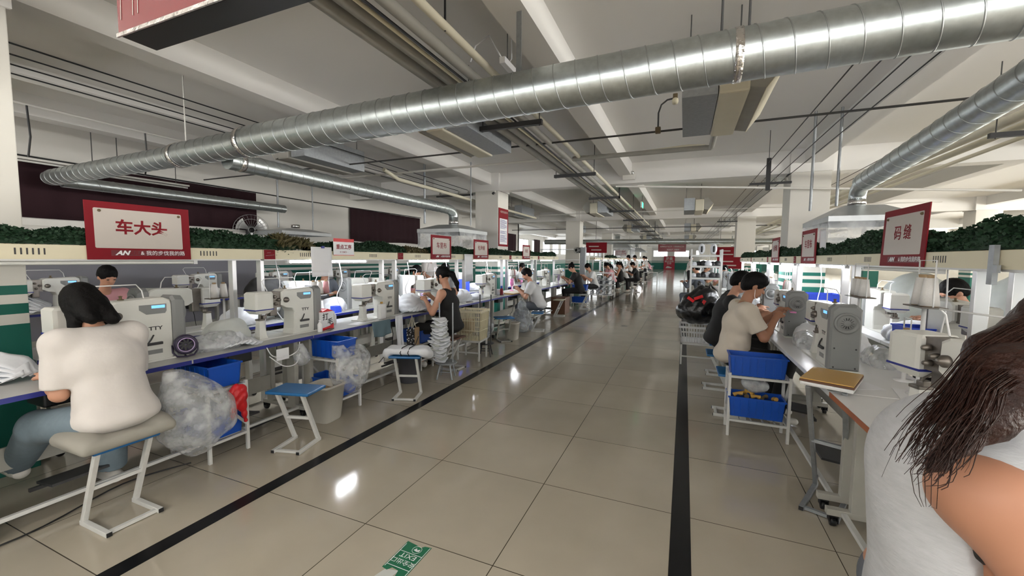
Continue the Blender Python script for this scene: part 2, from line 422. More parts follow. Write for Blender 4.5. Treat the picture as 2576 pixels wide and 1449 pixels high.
# window frames with glass panes on the far, left-rear and right walls
M['glass'] = mat('window_daylight_glass', (.9,.95,1), .1, emis=(.90,.97,1.0), estr=1.0)
wn = 0
def win(x0, y0, z0, x1, y1, z1, axis):
    global wn; wn += 1
    t = bpy.data.objects.new('window_%d' % wn, None); COL.objects.link(t); struct(t)
    m = MB(); w = .05
    if axis == 'x':
        ym = (y0+y1)/2
        for a, b in ((x0, x0+w), (x1-w, x1), ((x0+x1)/2-w/2, (x0+x1)/2+w/2)): m.box(a, ym-.03, z0, b, ym+.03, z1)
        m.box(x0, ym-.03, z0, x1, ym+.03, z0+w); m.box(x0, ym-.03, z1-w, x1, ym+.03, z1)
        g = MB(); g.box(x0, ym-.005, z0, x1, ym+.005, z1)
    else:
        xm = (x0+x1)/2
        for a, b in ((y0, y0+w), (y1-w, y1), ((y0+y1)/2-w/2, (y0+y1)/2+w/2)): m.box(xm-.03, a, z0, xm+.03, b, z1)
        m.box(xm-.03, y0, z0, xm+.03, y1, z0+w); m.box(xm-.03, y0, z1-w, xm+.03, y1, z1)
        g = MB(); g.box(xm-.005, y0, z0, xm+.005, y1, z1)
    struct(m.obj('window_frame', 'conduit', t)); struct(g.obj('window_pane', 'glass', t))
for i in range(8): 
    x = XL+.9+3.0*i
    if x+2.1 < XR: win(x, YMAX, 1.9, x+2.1, YMAX+.15, 2.9, 'x')
for i in range(12): win(XL-.15, 22.85+2.8*i, 1.9, XL, 22.85+2.8*i+2.1, 3.0, 'y')
for i in range(2, 16): win(XR, YMIN+.8+4.19*i, 1.0, XR+.15, YMIN+4.19*(i+1), 2.9, 'y')

# columns
for cx, side in ((-4.81, 'left'), (1.755, 'right'), (8.3, 'outer')):
    for i, y in enumerate(CY):
        if (cx > 0 and i == 0): continue
        m = MB(); m.box(cx, y-.01, 0, cx+.615, y+.61, ZC if 1 else ZS, bev=.006)
        struct(m.obj('pillar_%s' % side, 'colstripe'))
        m = MB(); m.box(cx-.02, y-.03, ZC, cx+.635, y+.63, ZS)
        struct(m.obj('pillar_cap', 'ceil'))
# far wall furniture
m = MB(); m.box(XL, YMAX-.02, 0, XR, YMAX, 1.02); struct(m.obj('trim_3', 'teal'))

# ================================================================ work tables
FACEX = Matrix(((0,0,1,0),(1,0,0,0),(0,1,0,0),(0,0,0,1)))       # text facing +X, reading along +Y
FACEMX = Matrix(((0,0,-1,0),(-1,0,0,0),(0,1,0,0),(0,0,0,1)))    # text facing -X, reading along -Y
FACEMY = Matrix(((1,0,0,0),(0,0,-1,0),(0,1,0,0),(0,0,0,1)))     # text facing -Y
FACEUP = Matrix.Identity(4)
HT = .76
def caster(parent, x, y):
    m = MB(); m.lathe([(0, -.014), (.024, -.014), (.026, -.008), (.026, .008), (.024, .014), (0, .014)], 14, T(x, y, .026) @ Matrix.Rotation(PI/2, 4, 'Y'))
    m.box(x-.022, y-.02, .03, x-.018, y+.02, .062); m.box(x+.018, y-.02, .03, x+.022, y+.02, .062)
    m.box(x-.022, y-.022, .060, x+.022, y+.022, .067); m.box(x-.006, y+.018, .045, x+.006, y+.045, .052)
    return m.obj('caster', 'black', parent)
def work_table(label, L=2.08, edge='blueedge', top='tabletop', legm='leg'):
    t = thing('sewing_table', label, 'table')
    h = L/2
    MB().box(-.30, -h, HT-.028, .30, h, HT, bev=.003).obj('table_top', top, t)
    m = MB(); m.box(.30, -h, HT-.03, .303, -.006, HT-.001); m.box(.30, .006, HT-.03, .303, h, HT-.001)
    m.box(-.303, -h, HT-.03, -.30, h, HT-.001); m.obj('edge_band', edge, t)
    for y in (-h+.06, h-.10):
        MB().box(.09, y-.022, .10, .19, y+.022, HT-.03, bev=.004).obj('leg', legm, t)
        MB().box(-.20, y-.02, .10, -.13, y+.02, HT-.03, bev=.004).obj('leg', legm, t)
        MB().box(-.26, y-.022, .067, .30, y+.022, .105, bev=.004).obj('foot', legm, t)
        caster(t, .265, y); caster(t, -.235, y)
    MB().box(-.16, -h+.08, .22, -.145, h-.12, .36).obj('cross_panel', legm, t)
    m = MB(); m.beam((.22, -h+.08, .085), (.22, h-.12, .085), .028, .022, .003); m.obj('foot_rail', 'legwhite', t)
    for y in (-h*.55, h*.42):
        m = MB(); m.box(-.06, y-.13, HT-.14, .16, y+.10, HT-.03, bev=.01); m.box(.16, y-.10, HT-.12, .165, y-.02, HT-.06); m.obj('control_box', 'black', t)
        m = MB(); m.box(.0, y-.13, .10, .20, y+.13, .115, Matrix.Translation((.0,0,.03)) @ Matrix.Rotation(-.12, 4, 'Y')); m.beam((-.02, y-.16, .10), (-.02, y+.16, .10), .02, .02); m.obj('treadle', 'dark', t)
    m = MB(); m.tube([(.0, h*.42, HT-.13), (.02, h*.44, .5), (-.05, h*.5, .3), (-.1, h*.3, .13)], .005, 6); m.obj('cable', 'black', t)
    return t

TY0 = .74; MOD = 2.09
def mod_y(i, y0=TY0): return y0+MOD*i
protoL = work_table('long grey work table with blue edge where the person in white sews', 2.08)
protoL.location = (-3.54, mod_y(0)+MOD/2, 0)
lab_left = {-1: 'grey blue-edged work table running out of the picture at far left',
 1: 'grey blue-edged work table under the sign with the red top band',
 2: 'blue-edged work table where the person in black sleeveless top sits',
 3: 'grey work table with piled white cloth beyond the person in black sleeveless top',
 4: 'grey work table where the man in pale grey T-shirt sits on a blue stool', 5: 'last work table of the left aisle row before the rack trolley'}
for i, lb in lab_left.items():
    dup(protoL, (-3.54, mod_y(i)+MOD/2, 0), 0, lb)
for i in range(-1, 6):
    y = mod_y(i)+MOD/2
    if i in (0, 4):
        z_ = {0: (1.33, 2.82), 4: (9.73, 11.18)}[i]; q = work_table('short grey work table beyond the left rail just past the %s pillar' % ('first' if i == 0 else 'second'), z_[1]-z_[0]); q.location = (-4.50, sum(z_)/2, 0); q.rotation_euler = (0,0,PI); continue
    dup(protoL, (-4.50, y, 0), PI, 'grey work table on the far side of the left lamp rail, %s from the front' % ORD[i+1 if i < 0 else (i if i < 4 else i-1)])
for i in range(0, 6):
    dup(protoL, (-7.70, 1.6+MOD*i+MOD/2-.9, 0), 0, 'white topped work table of the second row by the left wall, %s from the front' % ORD[i])
RY0 = .76
protoR = work_table('long pale table with orange edge beside the person in grey tank top', 2.08, 'orange', 'panelwhite', 'leg')
protoR.location = (1.10, RY0+MOD/2, 0); protoR.rotation_euler = (0, 0, PI)
protoR2 = work_table('white work table of the right aisle row behind the stand with yellow top', 2.08, 'panelwhite', 'panelwhite', 'leg')
protoR2.location = (1.10, RY0+MOD*1.5, 0); protoR2.rotation_euler = (0, 0, PI)
labR = ['white work table behind the men in black on the right', 'white work table of the right aisle row under the sign of three characters', 'white work table near the far end of the right aisle row', 'last white work table of the right aisle row before the shelf rack']
for i in range(2, 6): dup(protoR2, (1.10, RY0+MOD*(i+.5), 0), PI, labR[i-2])
for k, (a, b) in enumerate(((7.06, 9.02), (9.75, 11.18))):
    q = work_table('short white work table beyond the right rail %s the first pillar' % ('before','after')[k], b-a, 'panelwhite', 'panelwhite', 'leg'); q.location = (2.06, (a+b)/2, 0)
for i in (0, 1, 2, 5):
    dup(protoR2, (2.06, RY0+MOD*(i+.5)+(.1 if i == 5 else 0), 0), 0, 'white work table on the far side of the right lamp rail, %s from the front' % ORD[{0:0,1:1,2:2,5:3}[i]])

# ================================================================ post-bed sewing machine
def machine(label, white='machine', grey='machinegrey', lit=True, stand=True):
    t = thing('sewing_machine', label, 'sewing machine')
    # arm and column, profile in (y, z)
    poly = [(.02,.0),(.262,.0),(.272,.02),(.272,.40),(.262,.43),(.22,.45),(-.05,.440),(-.085,.42),(-.09,.30),(-.05,.275),(.02,.262),(.045,.22),(.035,.06)]
    def ins(p, d):
        c = (.12, .25); return [(c[0]+(a-c[0])*(1-d), c[1]+(b-c[1])*(1-d*.8)) for a, b in p]
    m = MB(); m.loft([[(x, a, b) for a, b in q] for x, q in ((-.075, ins(poly, .06)), (-.066, poly), (.066, poly), (.075, ins(poly, .06)))]); m.obj('arm', white, t)
    m = MB(); m.loft([[(-w, -a, z), (w, -a, z), (w+.004, -a+.02, z), (w+.004, -b-.02, z), (w, -b, z), (-w, -b, z), (-w-.004, -b-.02, z), (-w-.004, -a+.02, z)] for w, a, b, z in ((.05,.31,.20,.235),(.068,.335,.175,.262),(.072,.34,.172,.275),(.072,.34,.172,.415),(.062,.325,.18,.43))]); m.obj('head_cover', white, t)
    m = MB(); m.box(-.0765, -.3445, .268, .0765, -.168, .278); m.obj('dark_stripe', 'blueedge', t)
    m = MB(); m.box(-.05, -.18, .28, .055, -.08, .425); m.box(-.03, -.17, .20, .03, -.10, .29, bev=.01)
    for y, z in ((-.15, .38), (-.11, .35), (-.14, .315)): m.lathe([(0,0),(.014,0),(.014,.012),(.008,.03),(0,.03)], 10, T(.055, y, z) @ Matrix.Rotation(PI/2, 4, 'Y'))
    m.obj('tension_unit', 'steel', t)
    m = MB(); m.lathe([(0,0),(.026,0),(.026,.014),(.016,.02),(.012,.034),(0,.034)], 18, T(.074, -.045, .345) @ Matrix.Rotation(PI/2, 4, 'Y')); m.obj('dial', 'steel', t)
    m = MB(); m.loft([[(-w, y, z0), (w, y, z0), (w, y, z1-.03), (w-.03, y, z1), (-w+.03, y, z1), (-w, y, z1-.03)] for w, y, z0, z1 in ((.078,.268,.0,.448),(.088,.285,.0,.46),(.088,.335,.002,.455),(.076,.352,.02,.44))]); mc = m.obj('motor_cover', grey, t)
    m = MB(); m.lathe([(0,0),(.070,0),(.072,.006),(.070,.012),(.058,.014),(.056,.008),(.044,.008),(.042,.013),(0,.013)], 28, T(0, .352, .335) @ Matrix.Rotation(-PI/2, 4, 'X')); m.obj('handwheel', 'machinegrey', mc)
    m = MB()
    for k in range(14):
        a = 2*PI*k/14; m.beam((.020*math.cos(a), .3655, .335+.020*math.sin(a)), (.037*math.cos(a), .3655, .335+.037*math.sin(a)), .005, .002)
    for x, z in ((-.06,.03),(.06,.03),(-.06,.16),(.06,.16)): m.lathe([(0,0),(.005,0),(.005,.002),(0,.002)], 8, T(x, .3525, z) @ Matrix.Rotation(-PI/2, 4, 'X'))
    m.obj('vent_slots', 'black', mc)
    m = MB(); m.loft([[(-w, -.25-d, z), (w, -.25-d, z), (w, -.25+d, z), (-w, -.25+d, z)] for w, d, z in ((.05,.045,.0),(.038,.034,.03),(.028,.027,.10),(.024,.024,.172))]); m.obj('post', white, t)
    m = MB(); m.box(-.03, -.278, .170, .03, -.222, .186, bev=.004); m.tube([(.0,-.25,.186),(.0,-.25,.265)], .006, 8); m.box(-.012,-.24,.186,.03,-.205,.215,bev=.005); m.tube([(.02,-.225,.20),(.03,-.20,.235),(.02,-.17,.26)], .006, 6); m.obj('needle_unit', 'steel', t)
    MB().box(-.09, -.34, 0, .09, .36, .012, bev=.004).obj('base_plate', white, t)
    m = MB(); m.prism([(.075,.405),(.235,.405),(.235,.355),(.225,.338),(.115,.338),(.075,.372)], .0745, .0785, 'x'); dp = m.obj('display_panel', grey, t)
    MB().box(.0785, .145, .378, .0795, .225, .398).obj('display_screen', 'screen' if lit else 'machinegrey', dp)
    text('TTY', .036, T(.0755, .165, .235) @ FACEX, 'black', t, sx=1.25, bold=.0008)
    m = MB(); m.tube([(.078,.15,.19),(.085,.13,.16),(.085,.10,.12)], .005, 6); m.box(.075,.10,.118,.09,.20,.138,bev=.005); m.obj('lever', 'dark', t)
    m = MB(); m.box(.0745,.10,.055,.0765,.20,.085); m.obj('data_plate', 'machinegrey', t)
    m = MB(); m.tube([(-.02,-.16,.43),(-.03,-.20,.52),(.0,-.19,.545),(.0,.10,.545),(-.02,.14,.50),(-.02,.15,.44)], .004, 6); m.obj('thread_guide', 'machwhite', t)
    m = MB()
    m.lathe([(0,0),(.018,0),(.018,.005),(.008,.008),(.008,.022),(.014,.026),(0,.03)], 10, T(-.02, .02, .443))
    m.obj('bobbin_winder', 'rust', t)
    return t
mach = machine('near cream sewing machine on the left, partly behind the person in white T-shirt')
mach.location = (-3.50, 1.50, HT)
def put(x, y, rz, lb, s=None, z=HT): return dup(mach, (x, y, z), rz, lb, scale=s)
put(-3.50, 2.74, 0, 'cream sewing machine with lit blue display beside the spread of white cloth')
put(-3.50, 4.00, 0.04, 'cream sewing machine behind the tall white bottle, next before the person in black sleeveless top')
put(-3.50, 5.25, 0, 'cream sewing machine the person in black sleeveless top is using')
put(-3.50, 7.05, 0.05, 'cream sewing machine just before the striped pillar on the left row')
put(-3.52, 9.3, 0, 'cream sewing machine on the left row beyond the man in pale grey')
put(-3.52, 10.6, 0, 'cream sewing machine near the end of the left row')
put(-3.52, 12.1, 0, 'last cream sewing machine of the left aisle row')
put(-4.44, 2.35, PI, 'sewing machine turned away with dark handwheel beyond the left lamp rail')
put(-4.44, 3.75, PI, 'sewing machine turned away in front of the black jacket')
put(-4.44, 4.75, PI, 'sewing machine turned away behind the white hand wheel stand')
for i, y in enumerate((5.9, 7.6, 10.4, 11.9)): put(-4.44, y, PI, 'sewing machine turned away beyond the left rail, %s past the key process sign' % ORD[i])
for i, y in enumerate((2.55, 4.3, 5.7, 7.3, 9.2, 11.2)): put(-7.55, y, 0, 'white sewing machine on the second row by the left wall, %s from the front' % ORD[i])
put(1.10, 2.20, PI+.30, 'large cream sewing machine right beside the person in grey tank top', (1.1,1.0,1.0))
put(1.02, 3.74, PI, 'sewing machine showing its grey handwheel cover, behind the stand with yellow top')
put(1.02, 5.05, PI, 'sewing machine with grey cover in front of the man in cream T-shirt')
put(1.02, 6.35, PI, 'sewing machine used by the man in black nearest the aisle')
for i, y in enumerate((8.0, 9.6, 11.2, 12.6)): put(1.04, y, PI, 'sewing machine far down the right aisle row, %s beyond the men in black' % ORD[i])
for i, (x, y) in enumerate(((2.0, 2.9), (2.0, 4.3), (2.0, 5.6), (2.0, 11.9))): put(x, y, 0, 'white sewing machine on the far side of the right lamp rail, %s from the front' % ORD[i])
put(4.2, 4.35, -.2, 'white sewing machine on the outer table at far right')

# ================================================================ lamp rails
def rail(label, lit, sticker=False, tubes=((.31, 1.49),)):
    t = thing('lamp_rail', label, 'lamp rail')
    m = MB(); m.prism([(-.22,0),(0,0),(0,.095),(-.012,.098),(-.208,.098),(-.22,.095)], .004, MOD-.004, 'y'); m.obj('housing', 'cream', t)
    for c in (.50, 1.58):
        m = MB()
        for k in range(6): m.box(.0005, c-.065+.026*k-.004, .03, .0015, c-.065+.026*k+.004, .072)
        m.obj('vent_slots', 'dark', t)
    m = MB(); m.box(-.21, 0.02, -.012, -.01, MOD-.02, 0); m.obj('underside_channel', 'panelwhite', t)
    for y in (.02, 1.83):
        MB().box(-.11, y-.019, -1.478, -.045, y+.019, -.012, bev=.003).obj('post', 'alu', t)
    for a, b in tubes:
        m = MB(); m.tube([(-.05, a, -.027), (-.05, b, -.027)], .013, 10); m.obj('tube', 'tube' if lit else 'tubeoff', t)
        for y in (a, b): MB().box(-.068, y-.015, -.042, -.032, y+.015, -.012).obj('tube_holder', 'panelwhite', t)
    if sticker:
        m = MB(); m.box(.001, .01, 0.0, .004, .13, .095); s = m.obj('sticker', 'red', t)
        m = MB(); m.beam((.0045, .025, .035), (.0045, .115, .045), .012, .0012); m.beam((.0045, .04, .065), (.0045, .08, .068), .008, .0012); m.obj('sticker_mark', 'white', s)
    return t
ZR = 1.478
off = rail('unlit cream lamp rail panel carrying the large left sign', False); off.location = (-3.90, mod_y(0), ZR)
dup(off, (-3.90, mod_y(-1), ZR), 0, 'unlit cream lamp rail panel at the far left edge')
on = rail('lit cream lamp rail panel with key process sign and hanging paper', True, True); on.location = (-3.90, mod_y(1), ZR)
for i, lb in ((2, 'lit cream lamp rail panel above the person in black sleeveless top'), (3, 'lit lamp rail panel before the striped pillar on the left'), (4, 'lit lamp rail panel above the man in pale grey T-shirt'), (5, 'last lit lamp rail panel of the left row')):
    dup(on, (-3.90, mod_y(i), ZR), 0, lb)
YR0 = 2.85+MOD
ro = dup(off, (1.45, YR0-MOD+MOD, ZR), PI, 'unlit cream lamp rail panel carrying the large right sign')
ro2 = dup(off, (1.45, YR0-MOD, ZR), PI, 'unlit cream lamp rail panel above the person in grey tank top')
on2 = rail('lit cream lamp rail panel behind the three character sign on the right', True, True, ((.18, .95), (1.10, 1.95)))
on2.location = (1.45, YR0+MOD, ZR); on2.rotation_euler = (0,0,PI)
for i in range(2, 5): dup(on2, (1.45, YR0+MOD*i, ZR), PI, 'lit cream lamp rail panel on the right row, %s beyond the three character sign' % ORD[i-2])
m = MB(); m.box(1.425, 2.83, 1.40, 1.447, 2.87, 1.60); m.box(1.425, 2.80, 1.46, 1.44, 2.83, 1.50); tag(m.obj('rail_bracket', 'galvdull'), 'grey steel bracket joining two right lamp rail panels', 'bracket')

# ================================================================ artificial hedge on the rails
def hedge(name, x, y0, y1, z0, h, label, n, material='leaf', wx=.20, droop=None, size=.022, spiky=False):
    rng = np.random.RandomState(int(abs(y0)*100)+n); m = MB(); V = []; F = []
    P = rng.rand(n, 6)
    for k in range(n):
        u, v, w_, a, b, c = P[k]
        y = y0+(y1-y0)*u
        hh = h*(.78+.16*math.sin(y*3.1)+.10*math.sin(y*8.3+1)+.05*math.sin(y*23))*min(1, (y-y0)/.06+.35, (y1-y)/.06+.35)
        ang = PI*v; rr = .62+.38*w_**.4
        px = x+wx/2*math.cos(ang)*rr*1.1; pz = z0+hh*math.sin(ang)**.7*rr
        if droop and droop[0] < y < droop[1] and v < .5: pz -= .10*w_*math.sin(PI*(y-droop[0])/(droop[1]-droop[0])); px = max(px, x+wx/2+.005) if pz < z0 else px
        s = size*(.6+.8*c); 
        d1 = Vector((math.cos(6.28*a)*.7, math.sin(6.28*a), 1.2*b-.4)).normalized()
        if spiky: d1 = Vector((math.cos(6.28*a)*.6, math.sin(6.28*a)*.8, .4+b)).normalized(); s *= 3.2
        d2 = d1.cross(Vector((b-.5, c-.5, a-.3))).normalized()*(.16 if spiky else .5)
        px = min(px, x+wx/2-.012) if pz > z0 and x < 0 else (max(px, x-wx/2+.012) if pz > z0 else px)
        o = Vector((px, y, pz)); i0 = len(V)
        V += [tuple(o-d2*s*.2), tuple(o+d1*s*.45+d2*s), tuple(o+d1*s), tuple(o+d1*s*.45-d2*s)]; F.append((i0, i0+1, i0+2, i0+3))
    m.add(V, F)
    if not spiky:      # the dense inner growth
        ny = max(4, int((y1-y0)*14)); na = 8
        def core(u, v):
            y = y0+.02+(y1-y0-.04)*u; hh = h*(.78+.16*math.sin(y*3.1)+.10*math.sin(y*8.3+1)+.05*math.sin(y*23))*min(1, (y-y0)/.06+.35, (y1-y)/.06+.35)
            a = PI*v; k = .80+.10*math.sin(y*41+v*9)+.06*math.sin(y*83-v*17)
            return (x+wx/2*math.cos(a)*k, y, z0+.002+max(0, hh*math.sin(a)**.7*k))
        m.grid(core, ny, na, smooth=False)
    o = m.obj(name, material); return tag(o, label, 'artificial plant', kind='stuff')
zt = ZR+.10
hedge('artificial_hedge', -4.01, -1.2, 3.25, zt, .17, 'long dark green artificial hedge above the large left sign', 15000, droop=(2.85, 3.22))
hedge('artificial_grass', -4.01, 3.0, 3.45, zt, .15, 'spiky dry grass tuft gap in the left hedge before the hanging paper', 900, 'leafdry', spiky=True)
hedge('artificial_hedge', -4.01, 3.42, 5.15, zt, .15, 'dark green artificial hedge above the key process sign', 6500)
hedge('artificial_flowers', -4.01, 5.15, 5.75, zt, .13, 'brown dried flower clump between hedges left of the three character sign', 1400, 'leafdry')
hedge('artificial_hedge', -4.01, 5.75, 9.0, zt, .15, 'dark green artificial hedge in front of the pillar with the poster', 9000)
hedge('artificial_hedge', -4.01, 9.05, 13.1, zt, .15, 'dark artificial hedge at the far end of the left rail', 8000)
hedge('artificial_hedge', 1.56, .5, 5.3, zt, .20, 'thick dark green artificial hedge on the near right rail behind the large sign', 15000, droop=(2.95, 3.5))
hedge('artificial_hedge', 1.56, 5.35, 8.9, zt, .17, 'dark green artificial hedge on the right rail between the two smaller signs', 9000)
hedge('artificial_hedge', 1.56, 8.95, 13.2, zt, .15, 'dark artificial hedge at the far end of the right rail', 8000)

# ================================================================ signs
M['redband'] = mat('dark_red_band', (.13,.006,.012), .5)
def sign(label, y0, y1, z0, z1, side, big, tilt=0.0, dim=False):
    F = FACEX if side > 0 else FACEMX
    x = -3.89 if side > 0 else 1.44
    t = thing('station_sign', label, 'sign', (x, (y0+y1)/2, z0)); W = y1-y0; Hh = z1-z0
    t.rotation_euler = (0, tilt*side, 0)
    Mx = F
    m = MB(); m.box(-W/2, 0, -.004, W/2, Hh, .004, Mx, bev=.0015); m.obj('board', 'red', t)
    m = MB(); cut = [(-W*.42, Hh*.20), (W*.40, Hh*.20), (W*.41, Hh*.215), (W*.41, Hh*.87), (W*.40, Hh*.885), (-W*.42, Hh*.885), (-W*.43, Hh*.87), (-W*.43, Hh*.215)]
    m.prism(cut, .004, .0052, 'z', Mx); m.obj('panel', 'signwhite', t)
    m = MB(); m.box(-W*.30, Hh*.065, .0042, W*.42, Hh*.165, .0045, Mx, bev=.0001); m.obj('lower_band', 'redband', t)
    text(big, Hh*.27 if len(big) < 4 else Hh*.2, Mx @ T(0, Hh*.56, .0062), 'red', t, sx=.98, bold=.0032 if '大' in big else .0008)
    text('AN', Hh*.105, Mx @ T(-W*.20, Hh*.115, .0046), 'white', t, shear=.35, sx=1.2, bold=.002)
    text('RIU', Hh*.105, Mx @ T(-W*.085, Hh*.115, .0046), 'red', t, shear=.35, sx=1.0)
    text('& 我的步伐我的路', Hh*.092, Mx @ T(W*.20, Hh*.115, .0046), 'white', t)
    m = MB(); m.lathe([(0,0),(.010,0),(.010,.005),(.006,.012),(0,.012)], 10, Mx @ T(-W*.38, Hh*.84, .005)); m.lathe([(0,0),(.010,0),(.010,.005),(.006,.012),(0,.012)], 10, Mx @ T(W*.38, Hh*.84, .005)); m.obj('pin', 'rust', t)
    return t
sign('large red sign reading 车大头 on the left lamp rail', 1.51, 2.17, ZR-.003, 1.895, 1, '车大头', -.02)
sign('red sign reading 车里布 above the left row', 5.77, 6.41, ZR+.005, 1.89, 1, '车里布')
sign('red sign reading 包海绵 before the pillar on the left row', 7.27, 7.93, ZR+.01, 1.88, 1, '包海绵')
sign('small far red sign reading 夹里 on the left row', 9.95, 10.5, ZR+.01, 1.86, 1, '夹里')
sign('large red sign reading 码缝 on the right lamp rail', 3.51, 4.16, ZR+.0, 1.90, -1, '码 缝', -.03)
sign('red sign reading 车里布 above the right row', 5.93, 6.58, ZR, 1.90, -1, '车里布')
sign('farthest red sign reading 包海绵 above the right row', 8.0, 8.62, ZR, 1.90, -1, '包海绵')
t = thing('process_sign', 'white card with red top band reading 重点工序', 'sign', (-3.885, 3.875, 1.526))
m = MB(); m.box(-.165, 0, 0, .165, .205, .004, FACEX); m.obj('card', 'white', t)
m = MB(); m.box(-.165, .165, .004, .165, .205, .005, FACEX); m.box(-.165, 0, .004, .165, .006, .005, FACEX); m.obj('band', 'redplastic', t)
text('重点工序', .062, FACEX @ T(0, .10, .0045), 'red', t, bold=.0012)
text('安 全 ◆ 第 一', .022, FACEX @ T(0, .04, .0045), 'red', t)
def paper(label, x, y0, y1, z0, z1, rz=0, mtl='white'):
    m = MB(); m.grid(lambda u, v: (x+.006*math.sin(u*5)+.012*v*v, y0+(y1-y0)*u, z1+(z0-z1)*v), 8, 8); 
    o = m.obj('hanging_paper', mtl); s = o.modifiers.new('thick', 'SOLIDIFY'); s.thickness = .0006
    return tag(o, label, 'paper')
paper('white A4 papers clipped below the hedge beside the key process sign', -3.875, 3.38, 3.68, 1.28, 1.62)
m = MB(); m.box(-3.872, 3.52, 1.605, -3.862, 3.56, 1.63); tag(m.obj('binder_clip', 'blueedge'), 'small clip holding the hanging white papers', 'clip')
paper('long white paper sheet hanging from the rail before the pillar', -3.87, 6.86, 7.20, 1.05, 1.58)
paper('white sheet behind the second right sign', 1.47, 5.70, 5.92, 1.60, 1.88)

# ================================================================ people
def V3(*a): return np.array(a, float)
def cyl(s, a, b, ra, rb, k=.01):      # flat-ended tapered cylinder (sleeve, trouser leg)
    a = np.array(a, float); b = np.array(b, float); R = max(ra, rb)
    sl, (X, Y, Z) = s._sub(np.minimum(a, b), np.maximum(a, b), R+k+.03)
    if X.size == 0: return s
    ab = b-a; L = np.linalg.norm(ab); u = ab/L
    h = (X-a[0])*u[0]+(Y-a[1])*u[1]+(Z-a[2])*u[2]
    rad = np.sqrt(np.maximum((X-a[0])**2+(Y-a[1])**2+(Z-a[2])**2-h*h, 0))-(ra+(rb-ra)*np.clip(h/L, 0, 1))
    sph = np.sqrt((X-a[0])**2+(Y-a[1])**2+(Z-a[2])**2)-ra
    d = np.where(h < 0, sph, np.maximum(rad, h-L)); s._mix(sl, d, k); return s
def ik(sh, wr, L1, L2, bend):
    d = wr-sh; D = np.linalg.norm(d); D2 = min(D, L1+L2-.005); u = d/max(D, 1e-6)
    a = (L1*L1-L2*L2+D2*D2)/(2*D2); h = math.sqrt(max(L1*L1-a*a, 0))
    b = np.array(bend, float); b = b-u*(b@u); b /= max(np.linalg.norm(b), 1e-6)
    return sh+u*a+b*h, sh+u*D2
def hand(s, wr, fwd, down, side, spread=1.0, curl=.5, open_=False):
    f = fwd/np.linalg.norm(fwd); n = down-f*(down@f); n /= np.linalg.norm(n); r = np.cross(f, n)*side
    s.cap(wr, wr+f*.05, .026, .030, k=.015)
    c = wr+f*.065; s.ell(c, (.036,.036,.030), k=.012); s.cap(c-r*.022, c+r*.022, .017, .017, k=.012)
    for i, (o, L) in enumerate(((-.028,.062),(-.010,.074),(.010,.070),(.028,.056))):
        b0 = wr+f*.085+r*o*1.05; p1 = b0+(f*math.cos(curl*.6)+n*math.sin(curl*.6))*L*.5+r*o*.12*spread
        c2 = curl*1.7; p2 = p1+(f*math.cos(c2)+n*math.sin(c2))*L*.5
        s.cap(b0, p1, .0092, .0085, k=.004); s.cap(p1, p2, .0085, .0072, k=.003)
    b0 = wr+f*.03-r*.026; p1 = b0-r*.022+f*.028+n*.012; p2 = p1+f*.026+n*.016+r*.006
    s.cap(b0, p1, .012, .0105, k=.008); s.cap(p1, p2, .0105, .0085, k=.004)

def head_parts(body, hc, tilt, turn=0):
    """skull, jaw, nose, ears; tilt forward, turn about the neck. returns local->world rotation"""
    R = np.array((Matrix.Rotation(turn, 3, 'Z') @ Matrix.Rotation(-tilt, 3, 'X')))
    g = lambda x, y, z: hc+R@np.array((x, y, z), float)
    e = Matrix(R.tolist()).to_euler()
    body.ell(hc+R@V3(0,-.008,.018), (.074,.092,.098), rot=e, k=.02)
    body.ell(g(0,.030,-.035), (.058,.058,.070), rot=e, k=.025)
    body.cap(g(-.030,.036,-.072), g(.030,.036,-.072), .022, k=.02); body.cap(g(0,.062,-.085), g(0,.064,-.083), .018, k=.018)
    body.cap(g(0,.086,.004), g(0,.104,-.026), .008, .012, k=.012)
    body.cap(g(-.022,.086,-.052), g(.022,.086,-.052), .007, k=.006); body.cap(g(-.016,.084,-.062), g(.016,.084,-.062), .008, k=.006)
    body.cap(g(-.040,.082,.022), g(.040,.082,.022), .009, k=.012)
    for sx in (-1, 1): body.ell(g(sx*.077,-.006,-.012), (.010,.020,.032), rot=e, k=.006)
    return g, R, e
